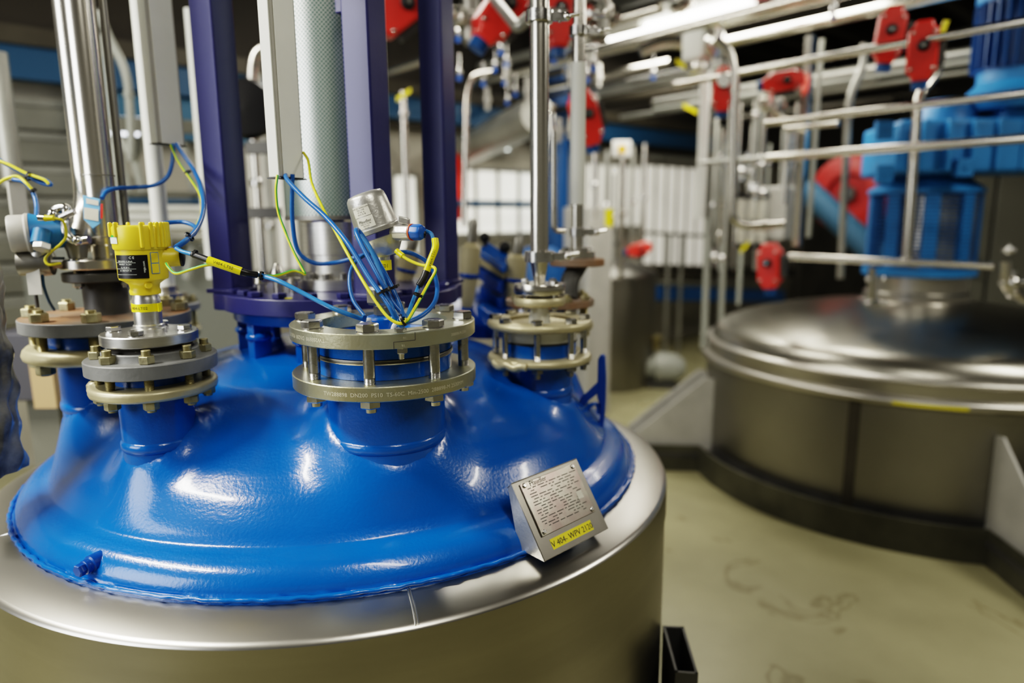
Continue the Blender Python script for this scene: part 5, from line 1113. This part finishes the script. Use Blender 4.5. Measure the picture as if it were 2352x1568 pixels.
# ------------------------------------------------------------------ handrail and walkway at the back
hrl = thing('handrail', 'grey handrail with posts in front of the pale far panels', 'handrail', PW(1560, 790, 4.5))
a, b_ = PW(1455, 532, 4.45), PW(1665, 545, 4.45); mb = MB(); mb.cyl(a, b_, .018); mb.build('top_rail', 'galv', hrl)
a, b_ = PW(1455, 648, 4.45), PW(1760, 655, 4.45); mb = MB(); mb.cyl(a, b_, .02); mb.build('mid_rail', 'galv', hrl)
for u in (1536, 1567, 1660):
    a, b_ = PW(u, 534, 4.45), PW(u, 800, 4.45); b_.z = 0; a.x, a.y = b_.x, b_.y = a.x, a.y; b_.x, b_.y = a.x, a.y; mb = MB(); mb.cyl(a, b_, .022); mb.build('handrail_post', 'galv', hrl)
a, b_ = PW(1480, 672, 4.6), PW(1800, 680, 4.6)
mb = MB(); mb.box((a+b_)/2, ((b_-a).length, .04, .16), x=(b_-a)); o = mb.build('blue_panel_strip', mat('strip_blue', (.03, .15, .42), .5)); tag(o, 'long blue panel strip behind the handrail', 'panel')
mb = MB(); a, b_ = PW(1480, 618, 4.7), PW(1800, 625, 4.7); mb.box((a+b_)/2, ((b_-a).length, .3, .12), x=(b_-a)); o = mb.build('dark_bench', 'beam'); tag(o, 'dark bench top above the blue panel strip', 'bench')
# tall blue column in the distance
mb = MB(); a = PW(1280, 250, 4.65); mb.cyl((a.x, a.y, 0.9), (a.x, a.y, 3.2), .11, seg=32); o = mb.build('blue_standpipe', 'motordk'); tag(o, 'fat blue standpipe behind the two risers', 'pipe')
mb = MB(); a = PW(1240, 615, 3.6); mb.lathe([(.10, 0), (.10, .98), (.22, 1.0), (.22, 1.1), (.2, 1.22), (.1, 1.3)], (a.x, a.y, 0), Z, 32); o = mb.build('blue_motor_hood', 'motordk'); tag(o, 'low blue motor hood behind the riser flange', 'motor')
mb = MB(); a = PW(1350, 560, 3.5); zt_ = a.z+.27; mb.box((a.x, a.y, zt_/2), (.26, .26, zt_), x=B); o = mb.build('white_cabinet', 'trunkg', bev=.01); tag(o, 'small pale cabinet behind the sleeved riser', 'cabinet')
# cabinet at the far right
cb = thing('grey_cabinet', 'tall grey cabinet doors behind the sky blue drive', 'cabinet', P(2290, 560, 5.4))
a = P(2200, 400, 5.4); b_ = P(2420, 400, 5.4)
for i, (u0, u1) in enumerate(((2180, 2292), (2295, 2450))):
    a, b_ = P(u0, 410, 5.5), P(u1, 410, 5.5); mb = MB(); mb.box(((a.x+b_.x)/2, 5.7, 1.0), (b_.x-a.x-.02, .4, 1.75)); d_ = mb.build('door', 'cabinet', cb, bev=.005)
    mb = MB(); mb.box((b_.x-.12, 5.48, 1.1), (.03, .03, .16)); mb.build('handle', 'greydk', d_)

# ------------------------------------------------------------------ room shell
def struct(name, mb, m, **k): o = mb.build(name, m, **k); o['kind'] = 'structure'; return o
mb = MB(); mb.box((0, 4, -.03), (26, 24, .06)); struct('floor', mb, 'floor')
DW = 4.95
def wp_(b, z, D=DW): return A*D+B*b+Z*z
mb = MB(); mb.box(wp_(2, 2, DW+.15), (22, .1, 4.4), x=B); struct('wall_far', mb, 'wallp')
# louvre cladding with steps on the left portion of the far wall
mb = MB()
bl = PW(-300, 300, DW); br = PW(252, 300, DW); b0, b1 = bl.dot(B), br.dot(B)
for i in range(7):
    z = .9+i*.19
    mb.box(wp_((b0+b1)/2, z+.07, DW+.03), (b1-b0, .06, .12), x=B, z=(A*-.35+Z)); mb.box(wp_((b0+b1)/2, z+.155, DW+.06), (b1-b0, .08, .04), x=B)
struct('wall_cladding', mb, 'wallg')
mb = MB(); mb.box(wp_(1, 2.39, DW-.05), (14, .1, .18), x=B); struct('beam_upper_far', mb, 'bluebeam')
mb = MB(); mb.box(wp_(1, 2.53, DW-.08), (14, .1, .10), x=B); struct('trim_1', mb, 'beam')
mb = MB(); mb.box(wp_(1, 3.14, DW-.0), (14, .2, 1.12), x=B); struct('trim_2', mb, 'dark')
bA, bB = PW(225, 300, DW).dot(B), PW(460, 300, DW).dot(B)
mb = MB(); mb.box(wp_((bA+bB)/2+.1, 2.16, DW-.02), (bB-bA+.5, .06, .26), x=B); struct('trim_3', mb, mat('teal_panel', (.03, .11, .19), .5))
mb = MB(); a, b_ = PW(1480, 345, DW), PW(1990, 345, DW); ba, bb2 = a.dot(B), b_.dot(B)
mb = MB(); mb.box(wp_(4.4, 2.74, DW+.0), (7, .12, .34), x=B); struct('trim_4', mb, 'beam')
# right side darker wall
mb = MB(); a = PW(1850, 400, DW-.0).dot(B); mb.box(wp_(a+3.0, 1.6, DW+.02), (6, .08, 3.4), x=B); struct('wall_right', mb, mat('dark_olive_wall', (.15, .14, .11), .7, 0, 0, 10, .3, 2))
mb = MB(); bq = PW(470, 300, DW).dot(B); mb.box(wp_(bq+6, 3.0, DW+.05), (12, .16, 1.50), x=B); struct('trim_5', mb, 'beam')
# windows
wn = 0
def window(u0, v0, u1, v1, m, D=DW-.02, mull=0):
    global wn; wn += 1
    a, b_ = PW(u0, v0, D), PW(u1, v1, D); c = (a+b_)/2; w = abs((b_-a).dot(B)); h = abs(a.z-b_.z)
    mb = MB(); mb.box(c, (w, .01, h), x=B); o = struct('window_%d' % wn, mb, m)
    mb = MB()
    for k in range(mull+2):
        q = -w/2+w*k/(mull+1); mb.box(c+B*q, (.03, .05, h+.03), x=B)
    for s in (-1, 1): mb.box(c+Z*(s*h/2), (w+.03, .05, .03), x=B)
    mb.build('window_frame', 'galv', o); o['kind'] = 'structure'
window(1035, 385, 1235, 535, 'winglow2', mull=3)
window(1040, 318, 1070, 352, 'winglow')
window(1085, 330, 1170, 350, 'winglow', mull=2)
window(900, 400, 960, 590, 'winglow2', mull=1)
window(1478, 356, 1610, 372, 'winglow', mull=2)
window(1478, 376, 1612, 620, 'winglow3', D=DW+.02, mull=5)
window(1340, 372, 1470, 520, 'winglow3', D=DW+.02, mull=4)
window(560, 330, 690, 620, 'winglow3', D=DW+.02, mull=3)
window(265, 400, 300, 490, 'winglow2', D=DW+.02)
for nm, uu in (('pilaster', 1),):
    pass
# red & blue sheets near the last post
mb = MB(); a = PW(1055, 430, 4.8); mb.box(a, (.10, .03, .55), x=B); o = mb.build('red_banner', 'red'); tag(o, 'red strip beside the last indigo post against the bright panes', 'banner')
bar(1100, 468, 6.0, .5, 1.0, .03, 'bluebeam', 'blue grey rail across the bright panes', d=A.lerp(B, 1)*-1)
# ceiling with joists
mb = MB(); mb.box((0, 4, 3.75), (26, 24, .1)); ce = struct('ceiling', mb, 'dark')
k = 0
for i in range(-4, 9):
    mb = MB(); mb.box(A*(.2+i*.55)+B*2+Z*3.55, (16, .10, .24), x=B); o = struct('beam_%d' % (i+5), mb, 'beam')
for i in range(7):
    mb = MB(); mb.box(A*1.5+B*(-3+i*1.6)+Z*3.38, (9, .07, .12), x=A); o = struct('beam_%d' % (i+20), mb, 'cabinet' if i % 2 else 'beam')
# light fittings
def lamp(c, L_, d, label, w=.12, es=None, power=0, tilt=None):
    t = thing('ceiling_light', label, 'light', c); d = Vector(d).normalized()
    mb = MB(); mb.box(c+Z*.03, (L_, w, .05), x=d); mb.build('fitting', 'white', t, bev=.004)
    mb = MB(); mb.cyl(c-d*L_*.47-Z*.015, c+d*L_*.47-Z*.015, .02, seg=12); mb.build('tube', 'glow', t)
    if power:
        l = bpy.data.lights.new('tube_light', 'AREA'); l.shape = 'RECTANGLE'; l.size = L_; l.size_y = w*1.4; l.energy = power; l.color = (1, .955, .85)
        o = bpy.data.objects.new('tube_light', l); COL.objects.link(o); x = d; z = Z; y = z.cross(x); o.matrix_world = Matrix(((x.x, y.x, z.x, c.x), (x.y, y.y, z.y, c.y), (x.z, y.z, z.z, c.z-.06), (0, 0, 0, 1)))
lamp(P(1650, 15, 4.55)-A*.0, 1.9, A, 'long bright tube light above the thick overhead pipe', .34, power=48)
lamp(Vector((-2.3, .9, 3.2)), 1.6, A, 'tube light high above the near blue lidded reactor', power=125)
lamp(Vector((.6, -.4, 3.3)), 1.6, A, 'tube light high above the front of the steel jacket', power=26)
lamp(Vector((-.4, 3.9, 3.3)), 1.6, A, 'tube light hidden above the indigo posts', power=28)
lamp(Vector((3.4, 1.6, 3.3)), 1.6, A, 'tube light above the aisle beside the stainless tank', power=44)
lamp(Vector((1.6, 6.3, 3.2)), 1.6, A, 'distant tube light over the grey vessel', power=22)
def area(loc, to, sx, sy, e, col):
    l = bpy.data.lights.new('fill', 'AREA'); l.shape = 'RECTANGLE'; l.size = sx; l.size_y = sy; l.energy = e; l.color = col
    o = bpy.data.objects.new('fill', l); COL.objects.link(o); o.location = loc; o.rotation_euler = (Vector(to)-Vector(loc)).to_track_quat('-Z', 'Y').to_euler(); return o
area((-3.6, -.9, 2.2), (-.4, 1.6, 1.3), 2.0, 1.8, 75, (.95, .97, 1.))
w = bpy.data.worlds.new('world'); SC.world = w; w.use_nodes = True
w.node_tree.nodes['Background'].inputs[0].default_value = (.86, .82, .68, 1); w.node_tree.nodes['Background'].inputs[1].default_value = .13
SC.view_settings.view_transform = 'Filmic'; SC.view_settings.look = 'High Contrast'; SC.view_settings.exposure = .15
